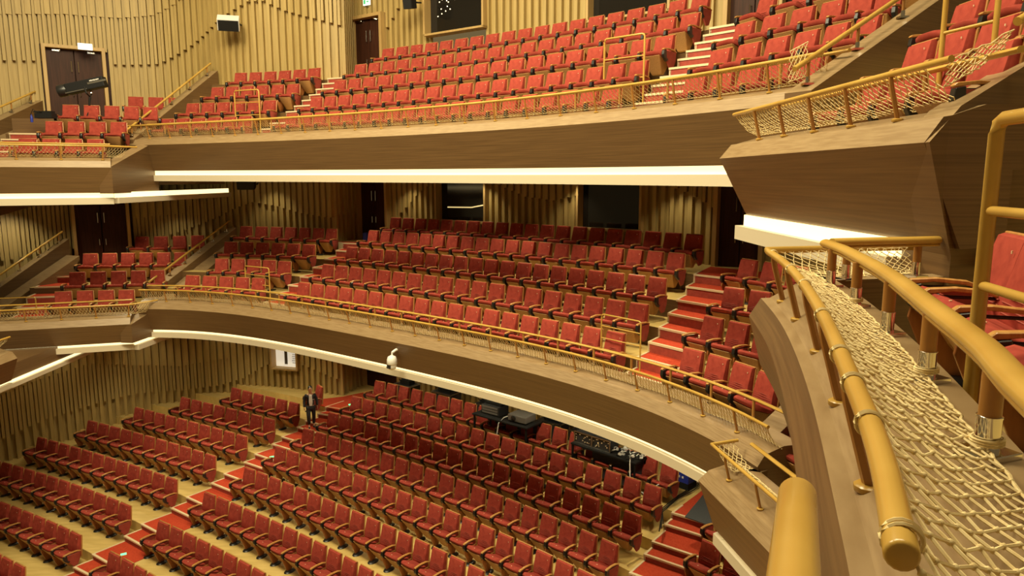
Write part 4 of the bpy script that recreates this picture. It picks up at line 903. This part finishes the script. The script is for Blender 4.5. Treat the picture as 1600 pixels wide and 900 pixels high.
speaker('black speaker hanging at the top edge between door and booth window', WY(640, 3, 26.0), -.4, sx=.34, sy=.35, sz=.45, tilt=.2, body=M['blackmatt'])
def sign(label, p, rz, wd, hg, mark):
    r = empty('exit_sign', p, rz); tag(r, label, 'sign'); mb = MB(); mb.box(0, 0, 0, wd, .06, hg); mb.build('panel', M['signw'], r)
    if mark:
        mb = MB(); mb.box(-wd*.25, -.035, 0, wd*.28, .01, hg*.62); mb.box(wd*.15, -.035, .0, wd*.2, .01, hg*.16); mb.prism([(wd*.25, hg*.2), (wd*.42, 0), (wd*.25, -hg*.2)], 'y', -.04, -.03); mb.build('symbol', M['signg'], r)
sign('blank white lit sign on the slats above the upper left door', WY(133, 73, 27.1), .62, .46, .22, False)
sign('green and white exit sign above the door at the top left of centre', WY(573, 3, 28.3), -.62, .34, .24, True)
# ------------------------------------------------------------------ dome security camera on the middle balcony front
cc = WY(625, 545, 18.45); r = empty('security_camera', cc, -.65); r.scale = (1.25, 1.25, 1.25); tag(r, 'white dome security camera on a bracket on the middle balcony front', 'camera')
mb = MB(); mb.box(0, -.02, 0, .13, .04, .17); mb.tube([(0, -.02, .0), (0, -.12, .0), (-.02, -.20, -.04), (-.02, -.22, -.12)], .03, 8); mb.build('bracket', M['white'], r, smooth=True, bevel=.004)
mb = MB(); mb.lathe([(.03, .0), (.085, -.03), (.105, -.09), (.11, -.18), (.10, -.19)], -.02, -.22, -.10, 16); mb.build('housing', M['white'], r, smooth=True)
mb = MB(); mb.lathe([(.095, -.19), (.095, -.24), (.075, -.29), (.03, -.315), (.004, -.32)], -.02, -.22, -.10, 14); dome = mb.build('camera_ball', M['white'], r, smooth=True)
mb = MB(); mb.box(-.02, -.315, -.33, .10, .02, .07); mb.lathe([(.02, -.02), (.03, 0), (.02, .02)], -.04, -.325, -.34, 8); mb.build('lens', M['black'], dome)
# ------------------------------------------------------------------ technical desks and cases at the back of the stalls
ZB = -8.82
def case(label, p, rz, sx, sy, sz, top=True):
    r = empty('flight_case', p, rz); tag(r, label, 'equipment case'); mb = MB(); mb.box(0, 0, sz/2, sx, sy, sz); mb.build('case_body', M['case'], r, bevel=.01)
    mb = MB()
    for z in (0, sz):
        for s in (-1, 1): mb.box(0, s*sy/2, z, sx, .035, .035); mb.box(s*sx/2, 0, z, .035, sy, .035)
    for s in (-1, 1):
        for q in (-1, 1): mb.box(s*sx/2, q*sy/2, sz/2, .035, .035, sz)
    mb.build('aluminium_edging', M['alu'], r)
    if top:
        mb = MB(); mb.box(.02, 0, sz+.09, sx*.6, sy*.5, .16); mb.box(-.1, .05, sz+.20, sx*.35, sy*.3, .08); mb.tube([(-.2, -.1, sz+.1), (-.35, -.1, sz+.18), (-.1, -.2, sz+.08)], .012, 5); mb.build('stacked_gear', M['blackmatt'], r)
def bcase(px, py, label, sx, sy, top=True, n=19.35):
    Y = n/(.6*(px-800)/FPX*.97+.8); q = WY(px, py, Y); case(label, (q.x, q.y, ZB), -.645, sx, sy, q.z-ZB, top)
bcase(636, 600, 'flight case with black gear behind the last stalls row, left one', .85, .6)
bcase(697, 612, 'flight case with black gear behind the last stalls row, middle one', .95, .6)
bcase(762, 632, 'flight case with black gear behind the projector table', .9, .5)
bcase(864, 657, 'open flight case right of the projector table', .95, .55)
bcase(914, 674, 'low flight case above the mixing desk', .9, .45, False)
# projector table
pt = W(792, 652, -7.76); tb = empty('folding_table', (pt.x, pt.y, -8.33), -.68); tag(tb, 'black table carrying the projector over the last stalls row', 'table')
tz = .55
mb = MB(); mb.box(0, 0, tz, 2.3, .85, .05); mb.build('table_top', M['blackmatt'], tb, bevel=.008)
for sx in (-1, 1):
    for sy in (-1, 1): mb = MB(); mb.box(sx*1.08, sy*.37, (tz-.65)/2, .05, .05, tz+.65); mb.build('leg', M['blackmatt'], tb)
mb = MB(); mb.box(0, .36, tz-.35, 2.1, .02, .6); mb.build('cloth_skirt', M['suit'], tb)
T = Matrix.Translation((pt.x, pt.y, -8.33)) @ Matrix.Rotation(-.68, 4, 'Z')
r = empty('projector', T @ Vector((.62, .0, tz+.03)), -.68); tag(r, 'grey video projector with a round lens on the black table', 'projector')
mb = MB(); mb.box(0, 0, .14, .72, .55, .22); mb.build('projector_body', M['grey'], r, bevel=.03)
mb = MB(); mb.lathe([(.085, 0), (.095, .03), (.07, .05)], -.12, -.27, .14, 16, mtx=Matrix.Rotation(math.pi/2, 3, 'X')); mb.build('projector_lens', M['black'], r, smooth=True)
r = empty('equipment_rack', T @ Vector((-.55, .05, tz+.03)), -.68); tag(r, 'open equipment case with control units on the left of the projector table', 'equipment')
mb = MB(); mb.box(0, 0, .16, .75, .5, .30); mb.build('rack_body', M['case'], r, bevel=.01)
mb = MB()
for k in range(3): mb.box(0, -.26, .08+.09*k, .66, .02, .06)
mb.build('rack_front', M['grey'], r)
mb = MB(); mb.box(0, .1, .36, .72, .45, .05); mb.build('rack_lid', M['blackmatt'], r)
mb = MB(); mb.tube([T @ Vector((.14, -.1, tz+.12)), T @ Vector((.08, -.25, tz+.10)), T @ Vector((.02, -.45, tz-.05)), T @ Vector((-.02, -.5, tz-.5)), T @ Vector((.0, -.52, tz-.9))], .018, 6)
tag(mb.build('power_cable', M['white']), 'white cable hanging from the front of the projector table', 'cable')
mb = MB(); mb.lathe([(.03, 0), (.07, .03), (.06, .1), (.02, .13)], *(T @ Vector((.18, .0, tz+.03))), 8); tag(mb.build('blue_lamp', M['blue'], smooth=True), 'small blue object beside the projector', 'gadget')
# mixing desk
pm = W(950, 703, -7.86); md = empty('mixing_table', (pm.x, pm.y, -8.40), -.76); tag(md, 'dark table with mixing equipment over the last stalls row', 'table')
mb = MB(); mb.box(0, 0, .52, 2.3, .6, .05); mb.build('table_top', M['blackmatt'], md)
for sx in (-1, 1):
    for sy in (-1, 1): mb = MB(); mb.box(sx*1.1, sy*.26, .04, .05, .05, .96); mb.build('leg', M['blackmatt'], md)
mb = MB(); mb.box(0.3, .05, .1, 1.5, .4, .8); mb.build('cloth_skirt', M['suit'], md)
T2_ = Matrix.Translation((pm.x, pm.y, -8.40)) @ Matrix.Rotation(-.76, 4, 'Z'); rnd = random.Random(5)
for k, x in enumerate((-.78, -.13)):
    r = empty('audio_rack', T2_ @ Vector((x, 0, .55)), -.76); tag(r, ['open rack case of audio units at the left of the mixing table', 'open rack case of audio units in the middle of the mixing table'][k], 'equipment')
    mb = MB(); mb.box(0, .05, .17, .62, .42, .32); mb.build('rack_body', M['case'], r)
    mb = MB()
    for s in (-1, 1): mb.box(0, -.18, .17+s*.165, .64, .03, .025); mb.box(s*.32, -.18, .17, .025, .03, .34)
    mb.box(0, .27, .34, .64, .025, .025); mb.build('rack_edging', M['alu'], r)
    mb = MB()
    for q in range(14): mb.box(rnd.uniform(-.27, .27), -.17, rnd.uniform(.05, .29), .03, .02, .02)
    mb.build('buttons', M['nose'], r)
r = empty('cable_tangle', T2_ @ Vector((.62, 0, .55)), -.76); tag(r, 'heap of white and black plugs and cables at the right of the mixing table', 'cables')
mb = MB(); mb2 = MB()
for q in range(26):
    x, y, z = rnd.uniform(-.45, .55), rnd.uniform(-.3, .2), rnd.uniform(.02, .2); (mb if q % 3 else mb2).box(x, y, z, .09, .06, .05, rnd.uniform(0, 3))
for q in range(14):
    x, y = rnd.uniform(-.4, .5), rnd.uniform(-.3, .2); (mb2 if q % 2 else mb).tube([(x+.12*math.cos(t*.8+q), y+.1*math.sin(t*.9), .08+.05*math.sin(t+q)) for t in range(8)], .011, 5)
mb2.build('dark_cables', M['blackmatt'], r); mb.build('white_plugs', M['white'], r)
mb = MB(); f = lambda x, y, z: T2_ @ Vector((x, y, z))
mb.tube([f(.9, -.2, .65), f(1.0, -.35, .5), f(1.05, -.4, .1), f(1.25, -.45, .0), f(1.45, -.5, -.12), f(1.65, -.55, -.1), f(1.85, -.5, .12), f(2.0, -.45, .25)], .018, 6); tag(mb.build('white_cable', M['white']), 'white cable looping down over the seats right of the mixing table', 'cable')
# blue boxes at the right end
p = W(1071, 760, -8.8); r = empty('blue_case', (p.x, p.y, -8.8), -.8); tag(r, 'blue box standing behind the last stalls seat at the right', 'box')
mb = MB(); mb.box(0, 0, .33, .42, .42, .30); mb.box(0, 0, .67, .42, .42, .34); mb.build('box_body', M['blue'], r, bevel=.01)
mb = MB(); mb.box(-.05, -.215, .70, .14, .01, .05); mb.box(-.03, -.215, .62, .09, .01, .04); mb.box(-.08, -.215, .35, .05, .01, .06); mb.box(.03, -.215, .35, .05, .01, .06); mb.build('white_print', M['white'], r)
mb = MB(); mb.box(0, 0, .1, .44, .44, .18); mb.build('black_base', M['blackmatt'], r)
# dark mat and cables on the right aisle, white cable through the stalls
c_ = [W(1070, 808, -8.80), W(1110, 822, -8.80), W(1135, 790, -8.80), W(1128, 755, -8.80), W(1108, 762, -8.80)]
mb = MB(); mb.prism([(q.x, q.y) for q in c_], 'z', -8.806, -8.785); tag(mb.build('floor_mat', M['mat']), 'dark grey mat on the red landing at the right of the stalls', 'mat')
mb = MB()
for k in range(3): mb.tube([W(1030+3*k, 830-6*k, -8.77), W(1035, 800-3*k, -8.75), W(1060, 778-2*k, -8.77), W(1085, 765-3*k, -8.77), W(1112, 745-4*k, -8.77)], .014, 5)
tag(mb.build('floor_cables', M['blackmatt']), 'black cables across the floor beside the red landing, stalls right', 'cable')
mb = MB(); mb.tube([W(735, 722, -9.7), W(712, 742, -9.75), W(640, 800, -10.07), W(618, 820, -10.1), W(600, 838, -10.4), W(582, 858, -10.42), W(560, 872, -10.75), W(526, 895, -10.8)], .014, 5)
tag(mb.build('trailing_cable', M['white']), 'thin white cable trailing between the seats down the centre stalls', 'cable')
for (px, py, z, lab) in ((193, 866, -11.1, 'small green floor light on the red steps at the lower left'), (425, 714, -9.75, 'small green floor light on the red steps near the aisle middle'), (548, 632, -8.78, 'small green floor light on the red landing behind the walking man')):
    p = W(px, py, z); mb = MB(); mb.box(0, 0, 0, .16, .09, .03, .5); tag(mb.build('floor_light', M['green'], loc=p), lab, 'light')
p = W(571, 372, -2.45); mb = MB(); mb.box(0, 0, .15, .18, .2, .34); tag(mb.build('blue_bag', M['blue'], loc=(p.x, p.y, -2.55), bevel=.03), 'small blue bag at the door of the middle balcony', 'bag')
# ------------------------------------------------------------------ downlights in the soffits and above the upper rows
for i, (x, y) in enumerate(((-9.5, 26.3), (-6.2, 25.5), (-3.4, 23.6), (-.6, 21.5), (2.0, 19.0), (3.8, 16.8), (5.8, 14.6), (-14.3, 26.2))):
    spot('soffit_downlight', (x, y, -.8 if x < -12.4 else -.02), (x-.1, y-.1, -3), 115, 330, .7, .08)
for i, (x, y) in enumerate(((-14.5, 25.5), (-11.5, 26.5), (-8.4, 25.6), (-5.2, 24.8), (-2.2, 22.6), (.8, 20.2), (3.4, 17.6), (5.8, 15.2))):
    spot('soffit_downlight', (x, y, -5.85 if x < -13.8 else -5.3), (x, y, -9), 118, 280, .7, .08)
for i in range(8):
    t = (i+.5)/8; x = -17.5+t*11.2; y = 26.2 if i else 24.5
    spot('wall_washer', (x, y-.6, 9.3), (x, y+1.6, 4.6), 70, 70, .8, .1)
for i in range(6):
    t = (i+.5)/6; x = -6+t*13; y = 29.0-t*9.8
    spot('wall_washer', (x-1.2, y-1.6, 9.3), (x, y, 4.6), 75, 66, .8, .1)
for x, y in ((-16.8, 25.9), (-13.6, 28.0), (-9.8, 28.3), (-4.2, 27.2), (-1.2, 25.1), (1.8, 22.8), (4.6, 20.6)):
    spot('soffit_wall_light', (x, y, -.8 if x < -12.4 else -.02), (x+.25, y+.5, -3), 95, 70, .8, .06)
for x, y in ((-17.2, 25.6), (-14.6, 27.3), (-11.8, 28.2), (-9.2, 27.8), (-3.6, 26.8), (0, 24.0)):
    spot('soffit_wall_light', (x, y, -5.85 if x < -13.8 else -5.55), (x-.1, y+.9, -8.4), 95, 55, .8, .06)
spot('soffit_wall_light', (6.2, 15.6, -.9), (8.1, 17.2, -2.4), 110, 90, .8, .06)
spot('soffit_wall_light', (-17.7, 25.3, -1.4), (-18.6, 26.3, -2.9), 100, 110, .8, .06)
